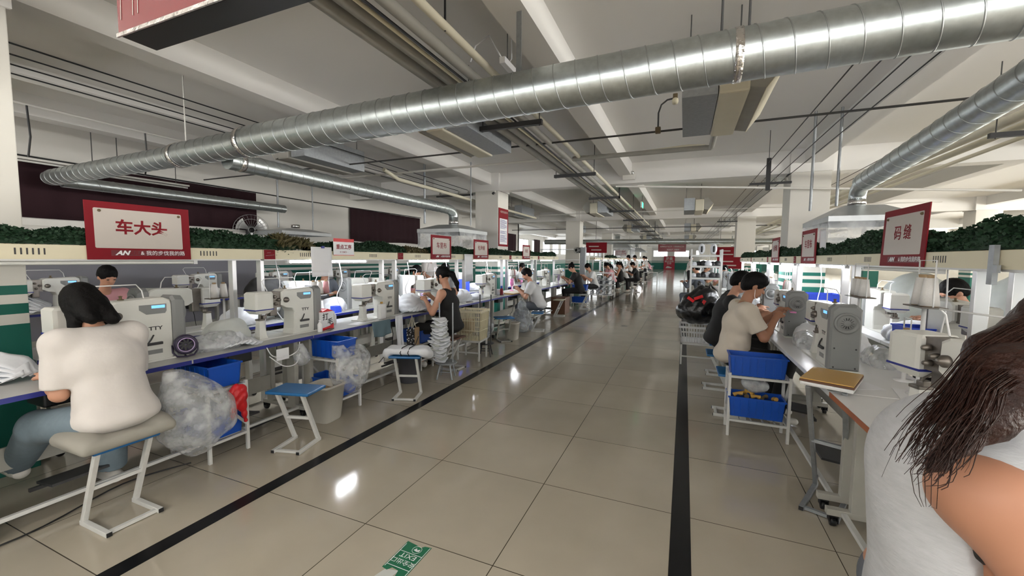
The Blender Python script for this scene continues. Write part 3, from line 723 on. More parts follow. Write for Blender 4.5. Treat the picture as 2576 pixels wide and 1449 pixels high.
def hair_mesh(name, g, e, style, mtl, t, vox=.008, hc=None):
    lo = hc-np.array((.3,.35,.55)); hi = hc+np.array((.3,.3,.24)); s = SDF(lo, hi, vox)
    s.ell(g(0,-.016,.030), (.086,.102,.100), rot=e, k=.01)
    if style in ('short', 'shortvol'):
        if style == 'shortvol': s.ell(g(0,.012,.070), (.078,.088,.062), rot=e, k=.02)
        s.ell(g(0,-.06,-.01), (.070,.05,.07), rot=e, k=.02)
        s.ell(g(0,.115,-.045), (.080,.085,.092), rot=e, op='sub'); s.ell(g(0,.06,-.125), (.13,.13,.098), rot=e, op='sub')
        for sx in (-1, 1): s.ell(g(sx*.095,.005,-.04), (.040,.036,.045), rot=e, op='sub')
    elif style == 'long':
        s.ell(g(0,-.045,-.05), (.082,.065,.11), rot=e, k=.03)
        for sx in (-1, 1):
            s.cap(g(sx*.065,-.01,.0), g(sx*.072,.01,-.14), .024, .024, k=.03); s.cap(g(sx*.072,.01,-.14), g(sx*.075,.02,-.26), .024, .008, k=.02)
        s.cap(g(.03,-.07,-.05), g(.05,-.085,-.19), .045, .035, k=.04); s.cap(g(-.03,-.07,-.05), g(-.04,-.085,-.17), .045, .035, k=.04)
        s.box(g(0,.115,-.08), (.060,.075,.115), rot=e, op='sub')
    elif style == 'pony':
        s.box(g(0,.115,-.085), (.12,.075,.10), rot=e, op='sub'); s.box(g(0,.05,-.10), (.14,.12,.06), rot=e, op='sub')
        s.cap(g(0,-.10,.0), g(.0,-.14,-.03), .030, .034, k=.02); s.cap(g(0,-.14,-.03), g(.01,-.155,-.17), .036, .030, k=.02); s.cap(g(.01,-.155,-.17), g(.02,-.13,-.27), .028, .010, k=.02)
        s.cap(g(-.06,.045,.02), g(-.075,.05,-.09), .010, .006, k=.01)
    elif style == 'bun':
        s.box(g(0,.115,-.085), (.12,.075,.10), rot=e, op='sub'); s.box(g(0,.05,-.10), (.14,.12,.06), rot=e, op='sub'); s.ell(g(0,-.09,.09), (.04,.04,.04), k=.01)
    elif style == 'cap':
        s.box(g(0,0,-.10), (.14,.16,.085), rot=e, op='sub'); s.cap(g(-.03,.09,.03), g(.03,.09,.03), .012, k=.01)
    s.wrinkle(.0035, f=(160,140,60), seed=3)
    return s.obj('hair', mtl, t)
def person(label, loc, rz, seat=.50, lean=.30, headtilt=.45, turn=0.0, wrL=(-.12,.42,.92), wrR=(.12,.42,.92), style='short', shirt='teeshirt', pants='denim', skin='skin', sleeve=.75, loose=1.0, vox=.010, hvox=None, legs='down', feet='shoe', handn=(0,0,-1), curl=.6, group=None, shoulder=.175, seatdrop=0, standing=False, side=0.0, elb=.6, sleeveless=False, fat=1.0, hairmat='hair'):
    t = thing('person', label, 'person', loc, rz, group)
    P = V3(0, 0, seat+.105)
    if standing: P = V3(0, 0, .92)
    S = V3(side, math.sin(lean), math.cos(lean)); S /= np.linalg.norm(S)
    S2 = V3(side, math.sin(lean*1.45), math.cos(lean*1.45)); S2 /= np.linalg.norm(S2)
    waist = P+.14*S; chest = P+.30*S; nb = chest+.19*S2; up = S2
    lt = V3(1, 0, 0)
    shL = nb-lt*shoulder-up*.045; shR = nb+lt*shoulder-up*.045
    ht = headtilt; hd = V3(side*.6, math.sin(ht), math.cos(ht)); hd /= np.linalg.norm(hd)
    hc = nb+up*.065+hd*.135
    wrL = np.array(wrL, float); wrR = np.array(wrR, float)
    elL, wrL = ik(shL, wrL, .275, .245, (-elb,-.3,-1)); elR, wrR = ik(shR, wrR, .275, .245, (elb,-.3,-1))
    hpL = P+V3(-.09,0,-.02); hpR = P+V3(.09,0,-.02)
    if standing: knL, knR = V3(-.09,.03,.48), V3(.09,.02,.48); anL, anR = V3(-.09,-.0,.09), V3(.10,.02,.09)
    elif legs == 'down': knL, knR = V3(-.13,.42,seat+.055), V3(.13,.42,seat+.055); anL, anR = V3(-.13,.40,.10), V3(.14,.36,.10)
    elif legs == 'back': knL, knR = V3(-.16,.42,seat+.02), V3(.15,.40,seat-.01); anL, anR = V3(-.12,.84,.20), V3(.17,.47,.10)
    ax = [min(p[i] for p in (shL, shR, elL, elR, wrL, wrR, hc, knL, knR, anL, anR, P)) for i in range(3)]
    bx = [max(p[i] for p in (shL, shR, elL, elR, wrL, wrR, hc, knL, knR, anL, anR, P)) for i in range(3)]
    lo = np.array(ax)-np.array((.2,.2,.14)); hi = np.array(bx)+np.array((.2,.24,.2)); lo[2] = -.02
    b = SDF(lo, hi, vox); kk = .03
    b.ell(P, (.15*fat,.105*fat,.11), k=kk); b.ell(waist, (.125*fat,.095*fat,.12), k=.05); b.ell(chest, (.15,.105,.14), k=.05)
    b.cap(shL, shR, .055, k=.06); b.cap(nb-up*.03, hc-hd*.03, .054, .046, k=.03)
    for sh, el, wr in ((shL, elL, wrL), (shR, elR, wrR)):
        b.cap(sh, el, .052, .040, k=kk); b.cap(el, el+(wr-el)*.35, .040, .039, k=.015); b.cap(el+(wr-el)*.35, wr, .039, .025, k=.015)
    for hp, kn, an in ((hpL, knL, anL), (hpR, knR, anR)):
        b.cap(hp, kn, .082, .056, k=kk); b.cap(kn, an, .054, .036, k=.02); b.cap(an-V3(0,.03,.04), an+V3(0,.14,-.06), .034, .028, k=.02)
    g, R, e = head_parts(b, hc, ht*.9, turn)
    hn = np.array(handn, float)
    hand(b, wrL, wrL-elL, hn, -1, curl=curl); hand(b, wrR, wrR-elR, hn, 1, curl=curl)
    b.obj('body', skin, t)
    # shirt
    q = loose; s = SDF(lo, hi, max(vox, .009))
    s.ell(P+S*.02, (.165*fat*q,.125*fat*q,.11), k=.05); s.ell(P-V3(0,.02,.01), (.172*fat*q,.130*fat*q,.075), k=.05); s.ell(waist, (.150*fat*q,.118*fat*q,.13), k=.06); s.ell(chest, (.168*q,.125*q,.15), k=.05)
    if sleeveless:
        s.cap(shL+lt*.055, shR-lt*.055, .062, k=.05)
        s.cap(shL, elL, .066, .05, op='sub', k=.01); s.cap(shR, elR, .066, .05, op='sub', k=.01)
    else:
        s.cap(shL, shR, .068*q, k=.06)
        for sh, el, wr in ((shL, elL, wrL), (shR, elR, wrR)):
            if sleeve <= 1: cyl(s, sh, sh+(el-sh)*sleeve, .070*q, .066*q, k=.035)
            else: s.cap(sh, el, .068*q, .055, k=.03); cyl(s, el, el+(wr-el)*(sleeve-1), .054, .040, k=.02)
    s.plane(nb+up*.035, up+V3(0,.35,0)) if True else None
    s.cap(nb-up*.05, hc, .058, .050, op='sub')
    s.wrinkle(.0045 if q > 1.05 else .0035, f=(30, 24, 40), seed=int(abs(loc[1]*10))+5)
    s.obj('shirt', shirt, t)
    # trousers
    s = SDF(lo, hi, max(vox, .009))
    s.ell(P-V3(0,0,.01), (.160*fat,.118*fat,.10), k=.03)
    wdt = 1.25 if legs == 'back' else 1.0
    for hp, kn, an in ((hpL, knL, anL), (hpR, knR, anR)):
        s.cap(hp, kn, .094*wdt**.5, .072*wdt, k=.03); cyl(s, kn, an+(kn-an)*.05, .070*wdt, .060*wdt, k=.03)
    s.wrinkle(.004, f=(30, 26, 22), seed=11)
    s.obj('trousers', pants, t)
    for an, kn in ((anL, knL), (anR, knR)):
        dz = an[2]-.09; s = SDF(an-V3(.1,.14,.14), an+V3(.1,.24,.08), .007)
        s.cap(an+V3(0,-.045,-.045), an+V3(0,.03,-.03), .042, .042, k=.02); s.cap(an+V3(0,.02,-.05), an+V3(0,.15,-.062), .040, .030, k=.02)
        s.plane(an+V3(0,0,-.085), (0,0,-1)); s.plane(an+V3(0,0,.01), (0,-.2,1)); s.obj('shoe', feet, t)
    hair_mesh('hair', g, e, style, hairmat, t, hvox or .008, hc)
    for sx in (-1, 1):
        m = MB(); c = g(sx*.031, .087, .004)
        m.lathe([(0,-.006),(.008,-.004),(.011,0),(.008,.004),(0,.006)], 10, Matrix.Translation(tuple(c)) @ Matrix(R.tolist()).to_4x4() @ Matrix.Diagonal((1.25,.5,1,1))); m.obj('eye', 'black', t)
    t['hands'] = 0; del t['hands']
    return t, dict(shL=shL, shR=shR, elL=elL, elR=elR, wrL=wrL, wrR=wrR, hc=hc, g=g, R=R, nb=nb, P=P)

p1, j1 = person('person in loose white T-shirt seated with back turned on a cushioned stool', (-2.98, 1.24, 0), PI/2+.04, seat=.50, lean=.28, headtilt=.86, side=.0, wrL=(-.13,.36,.80), wrR=(.14,.42,.84), style='long', shirt='teeshirt', pants='denim', skin='skin', sleeve=.88, loose=1.10, elb=.15, vox=.009, legs='back', curl=.3, shoulder=.155)
p3, j3 = person('person with ponytail in black sleeveless top and glasses, seated at the blue-edged table', (-2.88, 4.76, 0), PI/2+.06, seat=.49, lean=.12, headtilt=.42, wrL=(-.16,.30,.93), wrR=(.06,.34,.96), style='pony', shirt='blackcloth', pants='blackcloth', sleeveless=True, vox=.009, curl=.8, fat=1.05)
m = MB(); gg = j3['g']
for sx in (-1, 1): m.tube([gg(sx*.034+.022*math.cos(a), .103, .004+.018*math.sin(a)) for a in np.linspace(0, 2*PI, 13)], .0018, 5); m.tube([gg(sx*.056, .101, .008), gg(sx*.080, .0, .006)], .0018, 5)
m.obj('glasses', 'chrome', p3)
p4, j4 = person('man in pale grey T-shirt seated on a blue stool facing left', (-2.78, 8.12, 0), PI/2+.25, seat=.44, lean=.34, headtilt=.42, wrL=(-.10,.42,.84), wrR=(.12,.46,.86), style='shortvol', shirt='teegrey', pants='greycloth', vox=.010, curl=.5, loose=1.12, sleeve=.7)
p5, j5 = person('man in cream T-shirt holding a pink piece up to the machine', (.46, 4.46, 0), -PI/2+.12, seat=.50, lean=.14, headtilt=.50, wrL=(-.10,.38,1.00), wrR=(.07,.33,.97), style='shortvol', shirt='teebeige', pants='blackcloth', skin='skinb', vox=.007, curl=.7, loose=1.12, sleeve=.72)
# earphone cord and lanyard of the man in cream
g5 = j5['g']; m = MB(); m.tube([g5(.080,.0,-.02), g5(.085,.03,-.09), g5(.06,.075,-.135), j5['nb']+V3(.06,.10,-.05)], .0022, 5)
m.obj('earphone_cord', 'white', p5)
m = MB(); nb = j5['nb']; m.tube([nb+V3(.0,-.075,.03), nb+V3(.062,-.02,.045), nb+V3(.055,.05,.0), nb+V3(.02,.10,-.10)], .0035, 5); m.obj('lanyard', 'kraft', p5)
m = MB(); wr = j5['wrL']; m.prism([(-.03,-.02),(.03,-.03),(.05,.01),(.0,.03),(-.04,.02)], -.004, .004, 'z', Matrix.Translation(tuple(V3(-.02,.50,1.03)))); o = m.obj('shoe_piece', 'pinkp'); o.matrix_world = T(.46, 4.46, 0) @ rotz(-PI/2+.12)
tag(o, 'small pink piece held up by the man in cream T-shirt', 'shoe piece')
p6, j6 = person('man in black T-shirt behind the man in cream, head bowed in profile', (.40, 5.34, 0), -PI/2+.05, seat=.50, lean=.20, headtilt=.55, wrL=(-.12,.40,.90), wrR=(.14,.40,.90), style='shortvol', shirt='blackcloth', pants='blackcloth', skin='skin', vox=.010, loose=1.10, sleeve=.8)
p7, j7 = person('farther man in dark red-black shirt beside the big black bag', (.46, 5.98, 0), -PI/2, seat=.50, lean=.24, headtilt=.6, wrL=(-.12,.40,.90), wrR=(.14,.40,.90), style='short', shirt='blackcloth', pants='blackcloth', skin='skinb', vox=.012, loose=1.10, sleeve=.8)
# across the right rail
p8, j8 = person('man bowing over a machine beyond the right lamp rail, short black hair', (2.62, 5.15, 0), PI/2, seat=.50, lean=.30, headtilt=.65, wrL=(-.12,.42,.92), wrR=(.14,.42,.92), style='short', shirt='teegrey', pants='blackcloth', vox=.012)
p9, j9 = person('person in black apron reaching over white cloth beyond the right rail', (2.52, 3.62, 0), PI/2-.10, seat=.52, lean=.26, headtilt=.75, wrL=(-.10,.44,.93), wrR=(.12,.48,.95), style='bun', shirt='blackcloth', pants='blackcloth', vox=.012, sleeve=.6)
p10, j10 = person('person with dark hair at the right edge of the picture behind the rail post', (2.75, 2.42, 0), PI/2, seat=.54, lean=.20, headtilt=.4, wrL=(-.12,.42,.92), wrR=(.14,.42,.92), style='short', shirt='teegrey', pants='blackcloth', vox=.012)
# beyond the left rail, facing the aisle
p11, j11 = person('person in pink shirt facing the aisle behind the white machine at far left', (-6.35, 2.55, 0), -PI/2, seat=.50, lean=.20, headtilt=.55, wrL=(-.12,.42,.92), wrR=(.14,.42,.92), style='short', shirt='pink', pants='greycloth', vox=.012)
p12, j12 = person('person in dark jacket below the hanging white papers, facing the aisle', (-5.55, 5.0, 0), -PI/2, seat=.52, lean=.16, headtilt=.35, wrL=(-.12,.42,.92), wrR=(.14,.42,.92), style='short', shirt='greycloth', pants='greycloth', vox=.012, sleeve=1.8)
p13, j13 = person('person in pink top bowing behind the person in black sleeveless top', (-5.05, 6.6, 0), -PI/2, seat=.50, lean=.30, headtilt=.6, wrL=(-.12,.42,.92), wrR=(.14,.42,.92), style='pony', shirt='pink', pants='greycloth', vox=.014)
p14, j14 = person('person in white top standing behind the left row near the striped pillar', (-5.7, 8.3, 0), -PI/2, standing=True, lean=.10, headtilt=.3, wrL=(-.2,.3,1.0), wrR=(.2,.3,1.0), style='short', shirt='teeshirt', pants='blackcloth', vox=.014)
spec = [(p11, (-5.15, 7.9), -PI/2, 'person with bowed head beyond the left rail under the lamp of the 包海绵 sign'),
 (p12, (-5.1, 11.0), -PI/2, 'dark dressed person beyond the left rail at the small far sign'),
 (p8, (-5.1, 12.3), -PI/2, 'person in grey beyond the left rail near its end'),
 (p9, (-2.75, 11.6), PI/2, 'person in dark top on the aisle side near the end of the left row'),
 (p8, (-2.8, 14.0), PI/2+.6, 'person with a white mask at the end of the left row beside the rack trolley')]
for q, (x, y), rz, lb in spec: dup(q, (x, y, 0), rz, lb)

# ---------------------------------------------------------------- person in grey tank top, near right
def near_woman():
    t = thing('person', 'person with long brown hair in grey tank top standing close at right edge', 'person', (0,0,0))
    # frame: f = direction she faces, s = towards the camera, u = up
    r2 = np.array((_r.x, _r.y, 0)); r2 /= np.linalg.norm(r2); d2 = np.array((_d.x, _d.y, 0)); d2 /= np.linalg.norm(d2)
    f = r2*.8-d2*.6; sd = -r2*.6-d2*.8
    O = r2*.835+d2*.75
    def g(a, b, z): return O+f*a+sd*b+np.array((0,0,z))
    e = Matrix(((f[0], -sd[0], 0), (f[1], -sd[1], 0), (0, 0, 1))).to_euler()
    lo = O-np.array((.50,.50,-.02)); hi = O+np.array((.75,.62,1.58)); lo[2] = -.02
    body = SDF(lo, hi, .010)
    pel = g(.04,-.02,.84); ch = g(.01,-.04,1.10); nb = g(.09,-.05,1.215); hc = g(.205,-.07,1.375)
    shR = g(.02,.120,1.13); elR = g(.165,.150,.90); wrR = g(.36,.12,.84)
    shL = g(.07,-.185,1.11); elL = g(.03,-.25,.91); wrL = g(.22,-.20,.82)
    body.ell(pel, (.12,.16,.12), rot=e, k=.03); body.ell(g(.03,-.03,.98), (.10,.13,.14), rot=e, k=.05); body.ell(ch, (.115,.145,.14), rot=e, k=.05)
    body.cap(shR-np.array((0,0,.0)), shL, .050, k=.06); body.cap(nb, hc-np.array((0,0,.04)), .048, .045, k=.03)
    for sh, el, wr in ((shR, elR, wrR), (shL, elL, wrL)):
        body.ell(sh, (.062,.060,.062), k=.03); body.cap(sh, el, .058, .046, k=.03); body.cap(el, wr, .045, .026, k=.02); hand(body, wr, wr-el, np.array((0,0,-1.)), 1 if sh is shR else -1)
    for o in (.06, -.13):
        body.cap(g(-.02,o,.80), g(.0,o,.47), .085, .058, k=.03); body.cap(g(.0,o,.47), g(-.02,o,.09), .055, .038, k=.02); body.cap(g(-.04,o,.045), g(.12,o,.035), .036, .028, k=.02)
    R = np.stack([f, -sd, np.array((0,0,1.))], 1)     # local x=f? build head facing f
    Rm = np.stack([-np.cross(f, (0,0,1))*-1, f, np.array((0,0,1.))], 1)
    hg = lambda x, y, z: hc+Rm@np.array((x, y, z), float)
    he = Matrix(Rm.tolist()).to_euler()
    body.ell(hg(0,-.008,.018), (.074,.092,.098), rot=he, k=.02); body.ell(hg(0,.03,-.035), (.058,.058,.07), rot=he, k=.02); body.cap(hg(0,.086,.004), hg(0,.104,-.026), .008, .012, k=.012)
    body.cap(hg(-.022,.086,-.052), hg(.022,.086,-.052), .008, k=.006)
    for sx in (-1, 1): body.ell(hg(sx*.077,-.006,-.012), (.010,.020,.032), rot=he, k=.006)
    body.obj('body', 'skinlight', t)
    s = SDF(lo, hi, .0065)
    s.ell(g(.03,-.02,.80), (.140,.175,.14), rot=e, k=.04); s.ell(g(.018,-.025,.96), (.125,.160,.17), rot=e, k=.06); s.ell(ch, (.128,.162,.155), rot=e, k=.05)
    s.cap(g(.035,.09,1.165), g(.03,-.16,1.185), .050, k=.05)
    s.ell(g(.065,.195,1.065), (.085,.105,.13), rot=e, op='sub'); s.ell(g(.085,.165,.985), (.075,.095,.12), rot=e, op='sub')
    s.ell(g(.02,-.31,1.08), (.06,.08,.10), rot=e, op='sub')
    s.cap(nb-np.array((0,0,.03)), hc, .085, .075, op='sub')
    s.plane(g(0,0,.70), (0,0,-1)); s.wrinkle(.0026, f=(34,30,16), seed=4)
    s.obj('tank_top', 'tank', t)
    s = SDF(lo, hi, .008)
    s.ell(g(.03,-.03,1.03), (.114,.150,.055), rot=e, k=.02); s.obj('bra', 'black', t)
    s = SDF(lo, hi, .010)
    s.ell(pel-np.array((0,0,.03)), (.128,.168,.13), rot=e, k=.03)
    for o in (.06, -.13): s.cap(g(-.02,o,.78), g(.0,o,.47), .092, .068, k=.03); cyl(s, g(.0,o,.47), g(-.02,o,.12), .066, .06, k=.02)
    s.obj('trousers', 'greycloth', t)
    # hair: head mass, curtain over the shoulder and loose locks
    s = SDF(O-np.array((.55,.55,-.75)), O+np.array((.55,.5,1.62)), .0065)
    s.ell(hg(0,-.016,.030), (.088,.104,.102), rot=he, k=.01); s.ell(hg(0,-.05,-.04), (.090,.075,.13), rot=he, k=.04)
    s.cap(hg(-.05,-.03,-.02), g(.10,-.12,1.23), .05, .03, k=.04)
    main = [(hg(.05,-.03,-.01), .060), (V3(0.4782,0.8818,1.3237), .055), (V3(0.4269,0.8402,1.2762), .032), (V3(0.3912,0.8117,1.2428), .015), (V3(0.3601,0.7911,1.2152), .007), (V3(0.3432,0.7828,1.2008), .003)]
    side = [(hg(.0,-.09,.0), .055), (V3(0.5025,0.9596,1.3532), .040), (V3(0.4635,0.9395,1.3054), .022), (V3(0.4212,0.9081,1.2712), .010), (V3(0.3886,0.8818,1.2481), .004)]
    for G in (main, side):
        for (p0, r0), (p1_, r1) in zip(G, G[1:]): s.cap(p0, p1_, r0, r1, k=.02)
    s.box(hg(0,.125,-.07), (.055,.075,.12), rot=he, op='sub')
    s.wrinkle(.0025, f=(260,230,50), seed=9); h = s.obj('hair', 'brownhair', t)
    m = MB(); rng = np.random.RandomState(5)
    guides = [[hg(.07,-.05,.05), V3(0.4389,0.8564,1.3477), V3(0.3828,0.7957,1.2912), V3(0.3567,0.7710,1.2547), V3(0.3344,0.7585,1.2145), V3(0.3214,0.7632,1.2058)],
              [hg(.03,-.10,.06), V3(0.4599,0.9222,1.3806), V3(0.4136,0.8975,1.3142), V3(0.3588,0.8544,1.2666), V3(0.3246,0.8201,1.2216), V3(0.3118,0.8013,1.1888)],
              [hg(.08,-.02,.0), V3(0.4482,0.8269,1.3384), V3(0.4046,0.7890,1.2971), V3(0.3715,0.7666,1.2582), V3(0.3497,0.7601,1.2229), V3(0.3320,0.7570,1.2088)]]
    for k in range(300):
        q = rng.uniform(0, 2); i = min(int(q), 1); fr = q-i; A, B = ((guides[1], guides[0]), (guides[0], guides[2]))[i]
        end = rng.uniform(.6, 1.02); j = rng.normal(0, .005, 3); P_ = []
        for n_, (a_, b_) in enumerate(zip(A, B)): P_.append(Vector(tuple(a_*(1-fr)+b_*fr+j*(.4+.35*n_)+rng.normal(0, .0012*n_, 3))))
        pts = []
        for i_ in range(5):
            A_ = P_[max(i_-1,0)]; B_ = P_[i_]; C_ = P_[i_+1]; D_ = P_[min(i_+2,5)]
            for tt in (0, .34, .67): pts.append(.5*((2*B_)+(C_-A_)*tt+(2*A_-5*B_+4*C_-D_)*tt*tt+(3*B_-A_-3*C_+D_)*tt**3))
        pts = pts[:max(6, int(len(pts)*end))]; r0 = rng.uniform(.0006,.0019); m.tube(pts, [r0*(1-.75*i_/len(pts)) for i_ in range(len(pts))], 4)
    for q_ in (((0.3364,0.7720,1.2385), (0.3187,0.7673,1.2038), (0.3280,0.7739,1.1688), (0.3386,0.7767,1.1482)), ((0.3482,0.7770,1.2386), (0.3284,0.7714,1.2039), (0.3358,0.7767,1.1630), (0.3418,0.7781,1.1482)), ((0.3600,0.7820,1.2387), (0.3382,0.7755,1.2040), (0.3437,0.7796,1.1571), (0.3451,0.7794,1.1483)), ((0.3718,0.7870,1.2388), (0.3479,0.7796,1.2040), (0.3515,0.7824,1.1513), (0.3484,0.7808,1.1483)), ((0.3836,0.7919,1.2389), (0.3577,0.7837,1.2041), (0.3594,0.7852,1.1455), (0.3517,0.7822,1.1483))): m.tube(q_, [.0007,.0007,.0005,.0003], 4)
    m.obj('loose_locks', 'brownhair', h)
    m = MB(); m.tube([g(.06,.10,1.26), g(.12,.10,1.20), g(.16,.06,1.08), g(.16,.0,1.0)], .006, 6); m.obj('lanyard', 'blueedge', t)
    return t
M['skinlight'] = mat('skin_light', (.44,.215,.135), .5, var=.04, scale=6, spec=.3)
M['tank'] = mat('grey_marl_cotton', (.44,.45,.47), .9, var=.14, scale=30, bump=.2, bscale=70, stretch=(1,1,4))
M['brownhair'] = mat('dark_brown_hair', (.022,.007,.004), .42, var=.8, scale=50, bump=.5, bscale=120, spec=.22)
near_woman()

# ================================================================ stools, stands, crates
def z_stool(label, loc, rz, h=.45, sx=.34, sy=.25, seat='seatblue', w=.105, slant=.11, frame='legwhite', thick=.024):
    t = thing('stool', label, 'stool', loc, rz)
    MB().box(-sx/2, -sy/2, h-thick, sx/2, sy/2, h, bev=.01).obj('seat', seat, t)
    for s in (-1, 1):
        m = MB(); m.beam((s*w, slant, .018), (s*w, -slant*.7, h-thick), .024, .03, .003); m.obj('leg', frame, t)
        MB().box(s*w-.013, -.15, 0, s*w+.013, slant+.02, .026, bev=.003).obj('foot', frame, t)
        m = MB(); m.box(s*w-.012, -.154, .002, s*w+.012, -.150, .024); m.obj('end_cap', 'black', t)
    MB().box(-w, -.135, .004, w, -.112, .022).obj('floor_bar', frame, t)
    m = MB(); m.beam((-w, slant*.15, h*.48), (w, slant*.15, h*.48), .02, .02); m.obj('cross_bar', frame, t)
    return t
s1 = z_stool('white framed stool with thick beige cushion under the person in white T-shirt', (-2.94, 1.215, 0), PI/2, h=.475, sx=.30, w=.118)
m = MB()
def cushf(u, v, top):
    y = -.21+.42*u; x = -.20+.38*v
    e = (1-abs(2*u-1)**4)*(1-abs(2*v-1)**4)
    z = .478+(.055+.030*math.cos(4*PI*u)*.6+.020*abs(2*u-1)) * (e**.35 if top else 0)
    return (y, x, z) if top else (y*.94, x*.94, .476)
s = SDF((-.28,-.26,.40), (.28,.26,.62), .008); s.box((0,0,.508), (.215,.18,.032), rnd=.03)
for k in (-1, 1): s.ell((k*.16,.0,.535), (.07,.16,.035), k=.03)
s.ell((0,.0,.575), (.085,.20,.035), op='sub')
c = s.obj('cushion', 'cushside', s1)
z_stool('empty blue topped stool beside the pale waste bin', (-2.80, 2.27, 0), .26, h=.47, sx=.36, sy=.24)
s3 = z_stool('stool draped with folded white cloth and a black strap', (-2.72, 3.58, 0), .36, h=.47, sx=.34, w=.115, frame='legwhite')
s = SDF((-.30,-.2,.40), (.30,.2,.62), .008); s.box((0,0,.515), (.225,.115,.032), rnd=.03); s.cap((-.20,-.06,.48), (-.20,.06,.47), .045, k=.03); s.cap((.20,-.06,.50), (.22,.06,.46), .05, k=.03); s.wrinkle(.004, (50,40,60), 2)
o = s.obj('folded_cloth', 'cloth'); o.location = (-2.72, 3.58, 0); o.rotation_euler = (0,0,.36); tag(o, 'folded white cloth roll lying over the stool near the aisle', 'cloth')
m = MB()
for dx in (-.03, .05): m.tube([(dx,-.10,.47), (dx-.01,-.132,.51), (dx,-.08,.556), (dx+.02,.06,.558), (dx+.04,.12,.64)], .005, 6)
o = m.obj('strap', 'black'); o.location = (-2.72, 3.58, 0); o.rotation_euler = (0,0,.36); tag(o, 'thin black strap looped over the folded white cloth', 'strap')
z_stool('dark topped stool under the person in black sleeveless top', (-2.88, 4.76, 0), PI/2, h=.44, seat='wood')
z_stool('blue topped stool under the man in pale grey T-shirt', (-2.78, 8.02, 0), PI/2+.25, h=.40)
z_stool('small blue topped stool beside the grey bucket, before the man in pale grey', (-3.0, 6.78, 0), .7, h=.44, frame='leg')
z_stool('brown padded stool in front of the wooden box', (-2.98, 10.3, 0), PI/2, h=.45, seat='cushion')
z_stool('stool in front of the two blue crates near the row end', (-2.72, 12.1, 0), PI/2, h=.45, seat='legwhite')
z_stool('stool under the man in cream T-shirt', (.46, 4.46, 0), -PI/2, h=.43)
z_stool('stool under the man in black T-shirt', (.40, 5.32, 0), -PI/2, h=.43)
z_stool('stool under the farther man by the black bag', (.46, 5.98, 0), -PI/2, h=.43)
# tall Z stand with yellow board
t = z_stool('tall grey Z-legged stand with yellow top by the orange-edged table', (.845, 2.985, 0), -.42, h=.802, sx=.25, sy=.36, seat='panelwhite', frame='galvdull', slant=.24, w=.085)
t.name = 'stand'; t['category'] = 'stand'
MB().box(-.125, -.18, .815, .125, .18, .822, bev=.002).obj('yellow_top', 'yellow', t)
MB().box(-.127, -.182, .8025, .127, .182, .8145).obj('dark_layer', 'wood', t)

def crate(label, loc, rz, sx=.42, sy=.24, sz=.17, mtl='crate', group=None):
    t = thing('plastic_crate', label, 'crate', loc, rz, group)
    m = MB(); k = .93; w = .006
    for (a0, b0, a1, b1) in ((-1,-1,1,-1), (1,-1,1,1), (1,1,-1,1), (-1,1,-1,-1)):
        p = [(a0*sx/2*k, b0*sy/2*k), (a1*sx/2*k, b1*sy/2*k), (a1*sx/2, b1*sy/2), (a0*sx/2, b0*sy/2)]
        n = ((b1-b0), -(a1-a0)); L = math.hypot(*n); n = (-n[0]/L*w, -n[1]/L*w)
        m.loft([[(p[0][0], p[0][1], 0), (p[1][0], p[1][1], 0), (p[1][0]+n[0], p[1][1]+n[1], 0), (p[0][0]+n[0], p[0][1]+n[1], 0)], [(p[3][0], p[3][1], sz), (p[2][0], p[2][1], sz), (p[2][0]+n[0], p[2][1]+n[1], sz), (p[3][0]+n[0], p[3][1]+n[1], sz)]])
    m.box(-sx/2*k, -sy/2*k, 0, sx/2*k, sy/2*k, w); m.obj('shell', mtl, t)
    m = MB(); e = .008
    m.box(-sx/2-e, -sy/2-e, sz-.012, sx/2+e, -sy/2, sz); m.box(-sx/2-e, sy/2, sz-.012, sx/2+e, sy/2+e, sz); m.box(-sx/2-e, -sy/2, sz-.012, -sx/2, sy/2, sz); m.box(sx/2, -sy/2, sz-.012, sx/2+e, sy/2, sz)
    for i in range(-3, 4): x = i*sx/7.5; m.box(x-.003, -sy/2-.004, .02, x+.003, -sy/2*k, sz-.012); m.box(x-.003, sy/2*k, .02, x+.003, sy/2+.004, sz-.012)
    m.obj('rim', mtl, t); return t
def stand2(label, loc, rz, W=.45, D=.28, h1=.15, h2=.53, top=.55, feet=.0):
    t = thing('crate_stand', label, 'stand', loc, rz)
    for x in (-W/2, W/2):
        for y in (-D/2, D/2):
            hh = top if y > 0 or True else h1
            MB().box(x-.011, y-.011, 0, x+.011, y+.011, hh, bev=.002).obj('leg', 'legwhite', t)
    for z, n in ((h1, 'lower_shelf'), (h2, 'upper_shelf')):
        m = MB()
        for y in (-D/2, D/2): m.box(-W/2, y-.01, z-.02, W/2, y+.01, z-.001)
        for x in (-W/2, W/2): m.box(x-.01, -D/2, z-.02, x+.01, D/2, z-.001)
        for k in range(1, 5): x = -W/2+W*k/5; m.box(x-.005, -D/2, z-.01, x+.005, D/2, z-.001)
        m.obj(n, 'legwhite', t)
    for x in (-W/2, W/2): m = MB(); m.beam((x, -D/2, h2-.01), (x, D/2, h1+.05), .018, .018); m.obj('brace', 'legwhite', t)
    return t
stand2('white crate stand under the blue-edged table beside the clear bag of wrapping', (-3.34, 1.94, 0), 0)
crate('blue crate on the upper shelf behind the large clear bag', (-3.34, 1.94, .532), 0)
crate('blue crate on the lower shelf behind the red plastic bag', (-3.34, 1.94, .152), 0)
stand2('white crate stand behind the second clear bag hanging from the table', (-3.22, 3.02, 0), 0)
crate('blue crate on the upper shelf behind the second clear bag', (-3.22, 3.02, .532), 0)
crate('blue crate on the lower shelf by the pale waste bin', (-3.22, 3.02, .152), 0)
